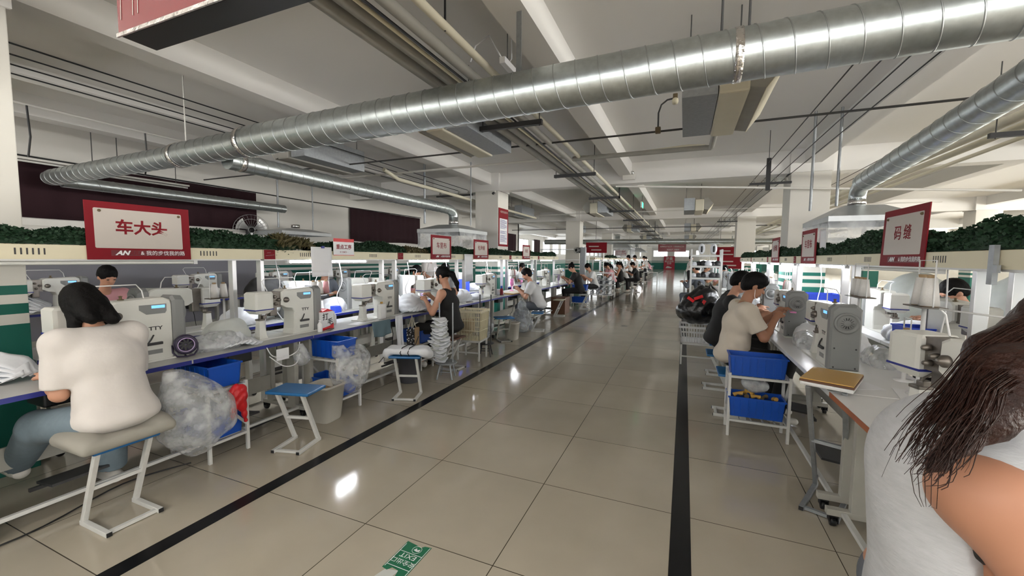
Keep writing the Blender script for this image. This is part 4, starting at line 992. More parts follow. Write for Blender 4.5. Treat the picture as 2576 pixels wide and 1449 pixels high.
stand2('white crate stand beside the dotted tote bag', (-3.36, 4.62, 0), 0, W=.34, h2=.36, top=.37)
crate('blue crate next to the dotted tote bag', (-3.36, 4.62, .362), 0, sx=.32)
st = stand2('white two-tier stand with two blue crates beside the man in cream T-shirt', (.615, 4.03, 0), 0, W=.44, D=.24, h2=.53)
crate('blue crate on the upper tier next to the man in cream T-shirt', (.60, 4.02, .532), 0, sx=.42, sy=.22)
crate('blue crate of yellow shapes on the lower tier', (.60, 4.00, .182), 0, sx=.41, sy=.22)
for k in range(7):
    m = MB(); m.tube([(0,0,0), (.03,0,.01), (.07,0,0)], [.020, .012, .018], 8); o = m.obj('yellow_tool', 'rust' if k % 3 == 2 else 'yellow'); o.location = (.44+.05*k, 4.0+.03*(k % 2), .335+.008*(k % 2)); o.rotation_euler = (.2, .3*(k % 3-1), .8*k)
    tag(o, 'yellow plastic tool lying in the lower blue crate', 'tool', 'yellow tools in the lower blue crate')
stand2('grey stand with stacked blue crates near the end of the left row', (-2.98, 12.6, 0), 0, W=.5)
crate('blue crate on the upper shelf near the end of the left row', (-2.98, 12.6, .532), 0, sx=.46)
crate('blue crate on the lower shelf near the end of the left row', (-2.98, 12.6, .152), 0, sx=.46)
MB_ = MB().box(-3.35, 10.75, 0, -2.95, 11.25, .45, bev=.005).obj('wooden_box', 'wood'); tag(MB_, 'brown wooden box standing under the last tables', 'box')

# ================================================================ plastic bags and cloth
def film_bag(label, loc, pts, mtl='film', vox=.012, knot=None, wr=.010, seed=1, cat='plastic bag', name='plastic_bag'):
    P = np.array([p[:3] for p in pts]); R = np.array([p[3] for p in pts])
    s = SDF((P-R[:, None]).min(0)-.04, (P+R[:, None]).max(0)+.04, vox)
    for p, r in zip(P, R): s.ell(p, (r, r, r*.95), k=.06)
    if knot is not None: s.cap(knot[0], knot[1], knot[2], knot[3], k=.05)
    s.wrinkle(wr, (38,30,46), seed); o = s.obj(name, mtl); o.location = loc; return tag(o, label, cat)
film_bag('large clear bag stuffed with plastic film hanging from the blue-edged table', (-3.02, 1.64, 0), [(0,-.02,.58,.15),(0,.10,.46,.16),(.02,.0,.40,.19),(.02,.14,.38,.12),(0,.02,.26,.10)], knot=((0,-.12,.80),(0,-.06,.64),.02,.09), wr=.014)
film_bag('second clear bag of plastic film hanging from the table before the grey stool', (-3.02, 3.02, 0), [(0,.05,.44,.17),(.02,.0,.36,.17),(0,.10,.50,.14),(0,.05,.27,.10)], knot=((0,-.15,.80),(0,-.08,.60),.018,.07), seed=3, wr=.014)
film_bag('small clear bag tied under the blue-edged table edge', (-3.2, 2.66, 0), [(0,0,.62,.06),(0,.01,.56,.055)], knot=((0,0,.74),(0,0,.66),.012,.02), seed=5)
film_bag('heap of clear film lying on the table behind the purple fan', (-3.48, 2.08, HT+.002), [(0,-.12,.04,.07),(.02,.0,.05,.09),(-.02,.12,.045,.08),(.06,.10,.03,.06)], seed=7, wr=.012)
film_bag('thin grey plastic sack hanging beside the man in pale grey T-shirt', (-2.95, 7.55, 0), [(0,0,.40,.16),(0,-.1,.24,.2),(0,.10,.20,.2),(0,0,.60,.08)], 'filmdark', seed=9)
film_bag('white translucent bag hanging between the two metal pole stands', (-3.08, 6.1, 0), [(0,.0,.50,.14),(0,.05,.35,.16),(0,0,.22,.10)], seed=11, knot=((0,-.1,.85),(0,0,.6),.02,.08))
film_bag('clear bag with pink label on the white table before the grey machine', (.99, 4.22, HT+.002), [(0,-.10,.05,.08),(0,.02,.06,.09),(.02,.12,.05,.07)], seed=13)
film_bag('clear bag with pink label lying behind the near grey machine', (1.33, 3.75, HT+.002), [(0,-.10,.05,.08),(0,.02,.05,.09),(.02,.12,.04,.07)], seed=14)
film_bag('clear bag stuffed between the two tiers of the blue crate stand', (.60, 4.03, 0), [(0,0,.43,.055),(.05,0,.43,.05),(-.06,0,.45,.045)], seed=15)
s = SDF((-.1,-.12,.2), (.1,.12,.6), .008); s.ell((0,0,.46), (.035,.065,.09), k=.03); s.cap((0,.02,.40), (0,.05,.25), .03, .012, k=.02); s.cap((0,-.03,.40), (0,-.05,.30), .025, .01, k=.02); s.wrinkle(.008, (70,60,50), 4)
o = s.obj('plastic_bag', 'redplastic'); o.location = (-3.07, 1.99, 0); tag(o, 'red plastic bag hanging on the white crate stand', 'plastic bag')
# black bin bag on basket
s = SDF((-.4,-.4,.5), (.4,.4,1.25), .012); s.ell((0,0,.80), (.28,.24,.24), k=.05); s.ell((-.06,0,.74), (.27,.24,.16), k=.05); s.ell((.04,0,.98), (.16,.14,.12), k=.06); s.cap((.02,0,1.06), (-.03,0,1.16), .035, .025, k=.03); s.cap((.08,0,1.06), (.12,0,1.14), .03, .02, k=.03); s.wrinkle(.016, (24,22,26), 6)
o = s.obj('bin_bag', 'blackbag'); o.location = (.24, 6.55, .02); bb = tag(o, 'big shiny black bin bag with red print on the white basket', 'bin bag')
m = MB()
for a, x, z, w_ in ((.6,-.14,.93,.05), (-.4,-.04,.96,.06), (-1.1,.02,.88,.05)): m.box(-w_, -.002, -.022, w_, .002, .022, T(x, -.232+.09*(z-.86), z) @ Matrix.Rotation(a, 4, 'Y') @ Matrix.Rotation(-.5, 4, 'X'))
m.obj('red_print', 'redplastic', bb)

def slat_basket(label, loc, rz, sx, sy, sz, mtl, cat='basket'):
    t = thing('basket', label, cat, loc, rz)
    m = MB(); k = .86
    def side(a, b, n):
        for i in range(n+1):
            u = i/n; x0 = a[0]+(b[0]-a[0])*u; y0 = a[1]+(b[1]-a[1])*u; m.beam((x0*k, y0*k, 0), (x0, y0, sz), .010, .008)
        for z in (.33, .66):
            q = k+(1-k)*z; m.beam((a[0]*q, a[1]*q, z*sz), (b[0]*q, b[1]*q, z*sz), .008, .010)
    c = [(-sx/2,-sy/2), (sx/2,-sy/2), (sx/2,sy/2), (-sx/2,sy/2)]
    for i in range(4): side(c[i], c[(i+1) % 4], 14 if i % 2 == 0 else 10)
    m.obj('side_lattice', mtl, t)
    m = MB(); e = .012
    m.box(-sx/2-e, -sy/2-e, sz-.03, sx/2+e, -sy/2, sz); m.box(-sx/2-e, sy/2, sz-.03, sx/2+e, sy/2+e, sz); m.box(-sx/2-e, -sy/2, sz-.03, -sx/2, sy/2, sz); m.box(sx/2, -sy/2, sz-.03, sx/2+e, sy/2, sz); m.obj('rim', mtl, t)
    MB().box(-sx/2*k, -sy/2*k, 0, sx/2*k, sy/2*k, .008).obj('bottom', mtl, t); return t
def low_stand(label, loc, rz, W, D, h, mtl='legwhite'):
    t = thing('low_stand', label, 'stand', loc, rz)
    for x in (-W/2, W/2):
        for y in (-D/2, D/2): MB().box(x-.012, y-.012, 0, x+.012, y+.012, h, bev=.002).obj('leg', mtl, t)
    m = MB(); m.box(-W/2-.012, -D/2-.012, h-.026, W/2+.012, -D/2+.012, h); m.box(-W/2-.012, D/2-.012, h-.026, W/2+.012, D/2+.012, h); m.box(-W/2-.012, -D/2, h-.026, -W/2+.012, D/2, h); m.box(W/2-.012, -D/2, h-.026, W/2+.012, D/2, h); m.box(-W/2, -.012, h-.026, W/2, .012, h-.004); m.obj('top_frame', mtl, t)
    m = MB(); m.beam((-W/2, -D/2, .12), (W/2, -D/2, .12), .018, .018); m.obj('cross_bar', mtl, t); return t
low_stand('low steel stand carrying the white basket and black bin bag', (.24, 6.55, 0), 0, .48, .40, .32)
slat_basket('white plastic basket under the black bin bag', (.24, 6.55, .322), 0, .54, .44, .24, 'cratew')
slat_basket('white plastic basket of shoe uppers behind the black bag', (.36, 8.75, .40), 0, .5, .4, .26, 'cratew')
low_stand('steel stand under the white basket of shoe uppers', (.36, 8.75, 0), 0, .46, .36, .398)
for k, (x, y) in enumerate(((.24, 8.68), (.38, 8.80), (.50, 8.70))):
    s = SDF((-.1,-.16,-.06), (.1,.16,.16), .008); s.ell((0,.02,.03), (.045,.12,.05), k=.02); s.ell((0,-.06,.07), (.04,.05,.07), k=.02); s.ell((0,-.05,.12), (.022,.03,.05), op='sub'); o = s.obj('shoe_upper', 'cloth'); o.location = (x, y, .62); o.rotation_euler = (.9, 0, k*1.1)
    tag(o, 'white shoe upper sticking out of the basket, %s from the aisle' % ORD[k], 'shoe upper', 'shoe uppers in the white basket')
low_stand('low white stand holding the cream basket', (-2.90, 5.38, 0), .1, .34, .30, .30)
cb = slat_basket('cream slatted basket behind the person in black sleeveless top', (-2.90, 5.38, .302), .1, .40, .36, .44, 'basket')
MB().box(-3.02, 5.24, .40, -2.86, 5.40, .60, bev=.01).obj('kraft_bag', 'kraft'); tag(bpy.data.objects['kraft_bag'], 'brown paper bag in the cream slatted basket', 'paper bag')

def pole_stand(label, loc, mtl, hp=.95, r=.135, rz=0):
    t = thing('pole_stand', label, 'stand', loc, rz)
    MB().lathe([(0,.19),(r,.19),(r+.004,.197),(r,.204),(0,.204)], 28).obj('round_top', mtl, t)
    for k in range(4): a = PI/4+k*PI/2; m = MB(); m.tube([(.085*math.cos(a), .085*math.sin(a), .19), (.135*math.cos(a), .135*math.sin(a), 0)], .010, 8); m.obj('leg', mtl, t)
    for x in (-.085, .085): m = MB(); m.tube([(x, 0, .204), (x, 0, hp)], .009, 10); m.obj('pole', mtl, t)
    m = MB(); m.tube([(.11*math.cos(a), .11*math.sin(a), .09) for a in np.linspace(PI/4, PI/4+2*PI, 5)], .006, 6); m.obj('leg_ring', mtl, t)
    return t
pole_stand('grey round stand with two poles, one loaded with white uppers', (-2.72, 4.36, 0), 'galvdull', rz=.3)
pole_stand('black-poled round stand between the cream basket and the blue stool', (-2.80, 5.62, 0), 'dark', rz=.3)
for k in range(38):
    u = k/37; a = k*1.9; m = MB(); R0 = .10-.03*abs(2*u-1)+.012*math.sin(k*2.3)
    m.grid(lambda p, q: ((R0*(.25+.9*p))*math.cos(2*PI*q)*1.15+.01*math.sin(a), (R0*(.25+.9*p))*math.sin(2*PI*q)*.8, -.016*p*p+.014*math.sin(4*PI*q+a)*p+.006*math.sin(10*PI*q+2*a)*p), 4, 22, Matrix.Rotation(.12*math.sin(a*1.7), 4, 'X'))
    o = m.obj('shoe_upper', 'clothgrey' if k % 4 == 3 else 'cloth'); sol = o.modifiers.new('t', 'SOLIDIFY'); sol.thickness = .006
    o.location = (-2.72-.085*math.cos(.3), 4.36-.085*math.sin(.3), .235+.0142*k); o.rotation_euler = (0,0,a*.5)
    tag(o, 'flat white shoe upper threaded on the grey pole stand', 'shoe upper', 'white shoe uppers stacked on the pole stand')

def bin_(label, loc, mtl, r0, r1, h, square=True, rz=0):
    t = thing('waste_bin', label, 'bin', loc, rz)
    n = 24
    def sec(r, z):
        if not square: return [(r*math.cos(2*PI*i/n), r*math.sin(2*PI*i/n), z) for i in range(n)]
        o = []
        for i in range(n): a = 2*PI*i/n; c, s_ = math.cos(a), math.sin(a); q = (abs(c)**6+abs(s_)**6)**(-1/6); o.append((r*c*q, r*s_*q, z))
        return o
    m = MB(); m.loft([sec(r0*.96, 0), sec(r0, .01), sec(r1, h-.02), sec(r1+.012, h-.018), sec(r1+.012, h), sec(r1-.006, h), sec(r0-.008, .012)], smooth=True); m.obj('bucket', mtl, t); return t
b1 = bin_('pale grey square waste bin behind the blue topped stool', (-3.03, 2.76, 0), 'bin', .105, .135, .34, rz=.1)
m = MB(); m.grid(lambda u, v: (-.11+.22*u, -.11+.22*v, .27+.03*math.sin(9*u)*math.cos(8*v)), 8, 8); m.obj('bin_contents', 'kraft', b1)
bin_('dark waste bin behind the cloth-draped stool', (-3.05, 4.05, 0), 'bindark', .12, .14, .36, square=False)
bin_('pale waste bin behind the small blue topped stool', (-2.92, 6.98, 0), 'bin', .10, .12, .32)

# hanging textiles
def drape(label, name, x, y0, y1, z0, z1, mtl, amp=.012, cat='cloth'):
    m = MB(); m.grid(lambda u, v: (x+amp*math.sin(12*u+2*v)*v+.012*v, y0+(y1-y0)*u+.01*math.sin(6*v)*(u-.5), z1+(z0-z1)*v-.02*math.sin(PI*u)*v), 14, 10)
    o = m.obj(name, mtl); q = o.modifiers.new('t', 'SOLIDIFY'); q.thickness = .006; return tag(o, label, cat)
drape('slate blue cloth pouch hanging from the table edge before the tote bag', 'cloth_pouch', -3.215, 3.60, 3.90, .61, .775, 'bluecloth')
drape('long white cloth roll hanging down the table end before the tote bag', 'cloth_roll', -3.19, 3.97, 4.10, .40, .80, 'cloth', .02)
t = thing('tote_bag', 'black and white dotted tote bag with kraft side hanging from the table', 'bag', (-3.17, 4.28, 0))
m = MB(); m.box(-.02, -.10, .40, .02, .02, .61, bev=.01); m.obj('bag_body', 'dots', t) if 'dots' in M else None
M['dots'] = mat('dotted_fabric', (.02,.02,.022), .8)
_n = M['dots'].node_tree; _b = _n.nodes['Principled BSDF']; _v = _n.nodes.new('ShaderNodeTexVoronoi'); _v.inputs['Scale'].default_value = 34
_tc = _n.nodes.new('ShaderNodeTexCoord'); _n.links.new(_tc.outputs['Object'], _v.inputs['Vector']); _cr = _n.nodes.new('ShaderNodeValToRGB'); _cr.color_ramp.interpolation = 'CONSTANT'
_cr.color_ramp.elements[0].color = (.7,.7,.72,1); _cr.color_ramp.elements[1].position = .33; _cr.color_ramp.elements[1].color = (.015,.015,.017,1)
_n.links.new(_v.outputs['Distance'], _cr.inputs[0]); _n.links.new(_cr.outputs[0], _b.inputs['Base Color'])
m = MB(); m.box(-.02, -.10, .385, .02, .02, .61, bev=.012); m.obj('dotted_panel', 'dots', t)
m = MB(); m.box(-.015, .022, .38, .025, .12, .61, bev=.012); m.obj('kraft_panel', 'kraft', t)
for y in (-.06, .04): m = MB(); m.tube([(0, y-.03, .60), (.0, -.01, .77), (0, y+.04, .60)], .005, 6); m.obj('bag_handle', 'cushion', t)

def cloth_fan(label, loc, rz, n, L=.30, spread=1.6, mtl='cloth', h=.10, grp=None, tilt=.0):
    """a fanned stack of white lining pieces"""
    m = MB()
    for k in range(n):
        a = -spread/2+spread*k/(n-1); c, s_ = math.cos(a), math.sin(a); z0 = .004+h*(1-abs(2*k/(n-1)-1)**1.5)
        def fn(u, v, c=c, s_=s_, z0=z0, k=k):
            r = .05+L*u; w = (.05+.10*math.sin(PI*min(u*1.1, 1)))*(v-.5)
            return (r*c-w*s_, r*s_+w*c, z0*(1-u*.75)+.028*(v)*(1-u*.4)+.010*math.sin(7*u+k))
        m.grid(fn, 8, 5)
    o = m.obj('cloth_pile', mtl); q = o.modifiers.new('t', 'SOLIDIFY'); q.thickness = .004
    o.location = loc; o.rotation_euler = (0, tilt, rz); return tag(o, label, 'cloth pile')
def cloth_mound(label, loc, r, mtl='cloth', seed=1, vox=.012):
    s = SDF((-r[0]-.06,-r[1]-.06,-.02), (r[0]+.06,r[1]+.06,r[2]+.08), vox); s.ell((0,0,r[2]*.35), (r[0], r[1], r[2]*.65), k=.04); s.ell((r[0]*.35,-r[1]*.3,r[2]*.4), (r[0]*.5, r[1]*.5, r[2]*.55), k=.04)
    s.wrinkle(.022, (34,30,60), seed); s.plane((0,0,.002), (0,0,-1)); o = s.obj('cloth_pile', mtl); o.location = loc; return tag(o, label, 'cloth pile')
cloth_mound('rounded heap of grey white cloth pieces left of the second cream machine', (-3.62, 2.27, HT), (.14,.17,.20), 'clothgrey', 3)
cloth_fan('fan of white lining pieces spread below the heap left of the second machine', (-3.62, 2.25, HT), -.3, 12, L=.26, spread=1.5)
cloth_mound('large mound of white uppers beside the person in black sleeveless top', (-3.52, 4.72, HT), (.17,.20,.24), 'cloth', 5)
cloth_fan('fan of white uppers under the mound by the person in black sleeveless top', (-3.52, 4.74, HT), -.2, 14, L=.24, spread=2.2, h=.16)
cloth_fan('fanned white uppers on the far left table end at the picture edge', (-3.80, 1.0, HT), .5, 9, L=.20, spread=1.2, h=.14)
cloth_fan('tall fan of white pieces on the second row table beyond the pillar', (-7.7, 2.2, HT), 1.3, 14, L=.34, spread=2.2, h=.34)
cloth_mound('white cloth mound on the left row just past the black sleeveless top', (-3.55, 6.15, HT), (.17,.24,.20), 'cloth', 8)
cloth_mound('white cloth mound in front of the fourth left machine', (-3.50, 6.62, HT), (.14,.12,.10), 'cloth', 9)
cloth_mound('white cloth mound behind the tall white bottle', (-3.70, 4.42, HT), (.12,.14,.14), 'cloth', 10)
cloth_mound('white cloth heap on the board of the man in pale grey T-shirt', (-3.55, 7.62, HT), (.14,.12,.10), 'cloth', 11)
for i, (x, y, r, sd) in enumerate(((-4.45, 2.95, .16, 12), (-4.5, 4.3, .15, 13), (-4.5, 5.45, .18, 14), (-4.5, 6.6, .18, 15), (-4.5, 8.35, .16, 16))):
    cloth_mound('white cloth heap beyond the left lamp rail, %s from the front' % ORD[i], (x, y, HT), (r, r*1.2, .17), 'cloth', sd)
for i, (x, y, r, sd) in enumerate(((1.30, 4.30, .13, 21), (1.10, 4.55, .12, 22), (1.25, 5.75, .16, 23), (1.05, 7.2, .15, 24), (1.2, 8.7, .18, 25), (1.2, 10.3, .18, 26))):
    cloth_mound('white cloth heap on the right aisle row, %s from the front' % ORD[i], (x, y, HT), (r, r*1.2, .16), 'cloth', sd)
for i, (x, y, r, sd) in enumerate(((1.95, 3.4, .2, 31), (2.0, 5.0, .2, 32), (1.9, 6.3, .18, 33))):
    cloth_mound('white cloth heap beyond the right lamp rail, %s from the front' % ORD[i], (x, y, HT), (r, r*1.1, .18), 'cloth', sd)
cloth_fan('fan of white linings on the right row behind the men in black', (1.2, 7.9, HT), 1.5, 14, L=.30, spread=2.2, h=.36)
s = SDF((-.25,-.3,0), (.25,.3,.42), .012); s.ell((0,0,.18), (.14,.20,.16), k=.04); s.cap((.05,-.1,.28), (.05,.1,.28), .05, k=.05); s.wrinkle(.02, (30,34,40), 12); o = s.obj('jacket', 'blackcloth'); o.location = (-4.5, 3.25, HT+.16); tag(o, 'black jacket bundled on the far side table under the left lamp rail', 'jacket')
s = SDF((-.25,-.3,-.02), (.25,.3,.42), .014); s.ell((0,0,.17), (.14,.20,.15), k=.04); s.wrinkle(.02, (30,34,40), 13); o = s.obj('storage_box_cloth', 'clothgrey'); o.location = (-4.5, 3.25, HT); tag(o, 'grey cloth heap under the black jacket', 'cloth pile')

# ================================================================ small things on the tables
def lathe_thing(name, label, cat, loc, parts, group=None):
    t = thing(name, label, cat, loc, 0, group)
    for pn, prof, mt in parts: MB().lathe(prof, 20).obj(pn, mt, t)
    return t
t = thing('desk_fan', 'small dark purple desk fan on the blue-edged table', 'fan', (-3.40, 1.83, HT), -.35)
RF = T(0, 0, .095) @ Matrix.Rotation(PI/2, 4, 'Y')
m = MB(); m.lathe([(0,-.06),(.045,-.06),(.068,-.03),(.072,.0),(.072,.035),(.066,.045),(.050,.046),(.048,.03),(0,.028)], 28, RF); m.obj('fan_body', 'purple', t)
m = MB(); m.lathe([(.046,.046),(.052,.047),(.052,.050),(.046,.050)], 28, RF); m.obj('light_ring', 'lilac', t)
m = MB()
for k in range(9): a = 2*PI*k/9; m.beam((.03, .010*math.cos(a), .095+.010*math.sin(a)), (.03, .044*math.cos(a+.5), .095+.044*math.sin(a+.5)), .002, .012)
m.obj('blade', 'black', t)
m = MB(); m.tube([(0,-.076,.095),(0,-.074,.04),(.01,-.05,.008),(.045,.0,.008),(.01,.05,.008),(0,.074,.04),(0,.076,.095)], .006, 8); m.obj('bracket', 'purple', t)
m = MB(); m.tube([(-.05,0,.008),(.045,0,.008)], .006, 8); m.obj('base_bar', 'purple', t)
t = thing('tissue_box', 'white and red carton reading 打毛 in brush characters', 'carton', (-3.42, 3.13, HT), 0)
MB().box(-.045, -.075, 0, .045, .075, .185, bev=.003).obj('carton', 'white', t)
m = MB(); m.prism([(-.076,.185),(.076,.185),(.0,.215)], -.045, .045, 'x'); m.obj('carton_top', 'redplastic', t)
m = MB(); m.prism([(-.075,.0),(.075,.0),(.075,.06),(.02,.035),(-.075,.02)], .0455, .0465, 'x'); m.obj('red_band', 'redplastic', t)
text('打', .075, T(.047, -.03, .13) @ FACEX, 'black', t, bold=.001); text('毛', .075, T(.047, .03, .075) @ FACEX, 'black', t, bold=.001)
lathe_thing('bottle', 'small frosted white bottle in front of the 打毛 carton', 'bottle', (-3.33, 2.99, HT), [('bottle_body', [(0,0),(.022,0),(.024,.004),(.024,.075),(.012,.095),(.010,.10),(0,.10)], 'machwhite'), ('bottle_cap', [(0,.10),(.011,.10),(.011,.118),(0,.118)], 'white')])
lathe_thing('glue_jar', 'tall clear glue jar with pump beside the white bottle', 'jar', (-3.50, 3.78, HT), [('jar_body', [(0,0),(.032,0),(.034,.01),(.034,.13),(.02,.15),(0,.15)], 'panelwhite'), ('pump', [(0,.15),(.012,.15),(.012,.17),(.004,.172),(.004,.195),(.014,.197),(.014,.205),(0,.206)], 'dark')])
t = thing('glue_bottle', 'tall glowing white plastic bottle in front of the third machine', 'bottle', (-3.36, 3.93, HT))
MB().box(-.03, -.055, 0, .03, .055, .19, bev=.02).obj('bottle_body', 'machwhite', t); MB().lathe([(0,.19),(.016,.19),(.016,.21),(0,.21)], 16).obj('bottle_cap', 'yellow', t)
t = thing('cup', 'pale green tumbler with lid standing under the lamp rail', 'cup', (-3.76, 2.44, HT))
MB().lathe([(0,0),(.030,0),(.032,.01),(.034,.13),(0,.13)], 20).obj('cup_body', 'limegreen', t); MB().lathe([(0,.13),(.036,.13),(.036,.15),(0,.152)], 20).obj('cup_lid', 'limegreen', t)
lathe_thing('bottle', 'white handled bottle on the blue-edged table next to glue jar', 'bottle', (-3.60, 3.42, HT), [('bottle_body', [(0,0),(.028,0),(.03,.01),(.03,.09),(.014,.12),(0,.12)], 'machwhite'), ('bottle_cap', [(0,.12),(.012,.12),(.012,.14),(0,.14)], 'white')])
lathe_thing('bottle', 'red white glue bottle before the man in black T-shirt', 'bottle', (.86, 4.95, HT), [('bottle_body', [(0,0),(.025,0),(.025,.10),(.012,.12),(0,.12)], 'white'), ('bottle_cap', [(0,.12),(.014,.12),(.006,.17),(0,.17)], 'redplastic')])
t = thing('round_fan', 'pink clip fan with ears near the man in pale grey T-shirt', 'fan', (-3.62, 8.6, HT), 0)
m = MB(); m.lathe([(0,-.01),(.075,-.01),(.085,0),(.075,.02),(0,.025)], 24, T(0,0,.19) @ Matrix.Rotation(PI/2,4,'Y')); m.lathe([(0,0),(.02,0),(.02,.02),(0,.02)], 12, T(0,.065,.265) @ Matrix.Rotation(PI/2,4,'Y')); m.lathe([(0,0),(.02,0),(.02,.02),(0,.02)], 12, T(0,-.065,.265) @ Matrix.Rotation(PI/2,4,'Y')); m.obj('fan_head', 'pinkp', t)
MB().lathe([(0,0),(.05,0),(.05,.012),(.01,.02),(.01,.11),(0,.11)], 16).obj('fan_stand', 'pinkp', t)
t = dup(t, (-3.35, 11.45, HT), 0, 'lilac round fan standing near the last tables of the left row'); 
for c in t.children: c.data = c.data.copy(); c.data.materials.clear(); c.data.materials.append(M['lilac'])
t = thing('yellow_board', 'cream wooden work board on the table of the man in pale grey', 'board', (-3.40, 8.05, HT), -.1)
MB().box(-.16, -.28, 0, .20, .28, .022, bev=.004).obj('board_slab', 'yellow', t); MB().box(-.15, -.27, .022, .19, .27, .024).obj('board_cover', 'cushion', t)
MB().box(-4.75, 7.42, HT, -4.35, 7.95, HT+.30, bev=.01).obj('blue_box', 'bluebox'); tag(bpy.data.objects['blue_box'], 'large blue plastic box beyond the left rail before the pillar', 'box')
crate('blue crate on the far table right of the second grey pillar behind the right rail', (1.93, 7.55, HT+.002), .1, .42, .30, .26, 'bluebox')
crate('blue crate on the right far table beside the row of cones', (1.92, 4.55, HT+.002), .1, .36, .26, .20, 'bluebox')
MB().box(-.05,-.05,0,.05,.05,.09,bev=.004).obj('blue_cup', 'bluebox'); bpy.data.objects['blue_cup'].location = (-4.45, 4.05, HT+.42); bpy.data.objects['blue_cup'].location = (-4.30, 4.13, HT); tag(bpy.data.objects['blue_cup'], 'small blue box under the hanging white papers', 'box')
lathe_thing('cup', 'blue water bottle beside the fourth left machine', 'bottle', (-3.40, 7.55, HT), [('bottle_body', [(0,0),(.032,0),(.032,.12),(.02,.14),(0,.14)], 'redcloth'), ('bottle_cap', [(0,.14),(.022,.14),(.022,.19),(0,.19)], 'crate')])

# thread cones
def cone_prof(h=.14, r0=.040, r1=.022): return [(0,0),(r0,0),(r0,.004),(r1,h),(.010,h),(.010,h+.006),(0,h+.006)]
def cone(label, loc, group, mtl='thread', sc_=1.0):
    t = thing('thread_cone', label, 'thread cone', loc, 0, group)
    MB().lathe([(0,.004),(.038*sc_,.004),(.024*sc_,.135*sc_),(0,.135*sc_)], 20).obj('thread_body', mtl, t)
    MB().lathe([(0,0),(.034*sc_,0),(.034*sc_,.005),(.014*sc_,.137*sc_),(.016*sc_,.150*sc_),(0,.150*sc_)], 16).obj('cone_core', 'kraft', t); return t
def thread_stand(label, x, y, h, n, rz=0, tray='brown', sp=.085):
    t = thing('thread_stand', label, 'thread stand', (x, y, HT), rz)
    MB().lathe([(0,0),(.05,0),(.05,.01),(.012,.014),(.010,h),(0,h)], 14).obj('stand_pole', 'machwhite', t)
    MB().box(-.055, -sp*n/2-.02, h, .055, sp*n/2+.02, h+.008, bev=.003).obj('stand_tray', tray, t)
    m = MB(); m.tube([(0,-sp*n/2,h+.008),(0,-sp*n/2,h+.26),(0,sp*n/2,h+.26),(0,sp*n/2,h+.008)], .004, 6); m.obj('guide_wire', 'machwhite', t); return t
thread_stand('thread stand with brown tray behind the grey handwheel cover', 1.30, 3.30, .14, 1)
cone('single white thread cone on the low brown tray', (1.30, 3.30, HT+.15), None, sc_=1.25)
thread_stand('tall thread stand with three white cones before the man beyond the rail', 1.28, 4.02, .47, 3, tray='steel')
for k in range(3): cone('white cone on the three-cone stand, %s from the aisle end' % ORD[k], (1.28, 3.935+.085*k, HT+.479), 'cones on the tall three-cone stand')
thread_stand('tall thread stand with two cones before the person in black apron', 1.24, 2.98, .50, 2, tray='steel')
for k in range(2): cone('white cone on the two-cone stand, %s nearer to the tank top' % ('the one' if k == 0 else 'the one not'), (1.24, 2.937+.085*k, HT+.509), 'cones on the two-cone stand', sc_=1.15)
for i, (x, y) in enumerate(((-4.2, 2.62), (-3.72, 3.35), (-3.72, 5.75), (-3.72, 7.6), (-3.72, 8.9), (-3.72, 10.0), (-3.72, 11.4), (1.3, 6.6), (1.3, 7.7), (1.3, 9.1), (1.3, 10.6))):
    sd = 'left' if x < 0 else 'right'; k = i if x < 0 else i-7
    thread_stand('thread stand under the %s lamp rail, %s from the front' % (sd, ORD[k]), x, y, .33, 3, tray='steel')
    for j in range(3): cone('thread cone on the %s thread stand under the %s rail, %s along' % (ORD[k], sd, ORD[j]), (x, y-.085+.085*j, HT+.339), 'cones under the %s lamp rail' % sd, mtl=['thread','thread','pink'][j] if i % 3 == 1 else 'thread')
m = MB(); m.box(1.5, 2.60, 1.16, 1.515, 3.35, 1.18); 
s = SDF((-.15,-.12,0), (.15,.12,.16), .01); s.ell((0,0,.06), (.10,.06,.06), k=.03); s.wrinkle(.008, (60,50,40), 2); s.plane((0,0,.002), (0,0,-1)); o = s.obj('red_cloth', 'redplastic'); o.location = (1.95, 2.60, HT+.44); o.location = (1.86, 2.55, HT); tag(o, 'bundle of bright red cloth on the table beyond the right rail', 'cloth')
MB().lathe([(0,0),(.03,0),(.04,.05),(.04,.09),(.02,.10),(0,.10)], 20).obj('oil_pot', 'tealight'); o = bpy.data.objects['oil_pot']; o.location = (1.34, 2.28, HT); tag(o, 'pale aqua pot with yellow lid beside the big cream machine', 'pot'); m = MB(); m.lathe([(0,.10),(.035,.10),(.035,.125),(0,.125)], 20); m.obj('pot_lid', 'yellow', o)
# floor sticker and floor bits
t = thing('floor_sticker', 'green EXIT arrow sticker worn at both ends on the aisle tiles', 'sticker', (-1.235, 1.62, .0005), -.02)
m = MB(); m.prism([(-.073,.088),(-.01,.080),(.02,.072),(.035,.09),(.073,.095),(.073,-.16),(.03,-.16),(.015,-.10),(-.025,-.095),(-.04,-.118),(-.073,-.112)], 0, .0006, 'z'); m.obj('sticker_film', 'green', t)
m = MB(); m.box(-.069,-.10,.0006,-.066,.07,.0009); m.box(.066,-.15,.0006,.069,.09,.0009); m.box(-.066,.016,.0006,.066,.019,.0009); m.box(-.066,-.085,.0006,.066,-.082,.0009); m.obj('sticker_lines', 'white', t)
RX = Matrix.Rotation(PI, 4, 'Z')
text('EXIT', .042, T(0, -.003, .0006) @ RX, 'white', t, ext=.0001, sx=1.1); text('安全出口', .036, T(0, -.045, .0006) @ RX, 'white', t, ext=.0001)
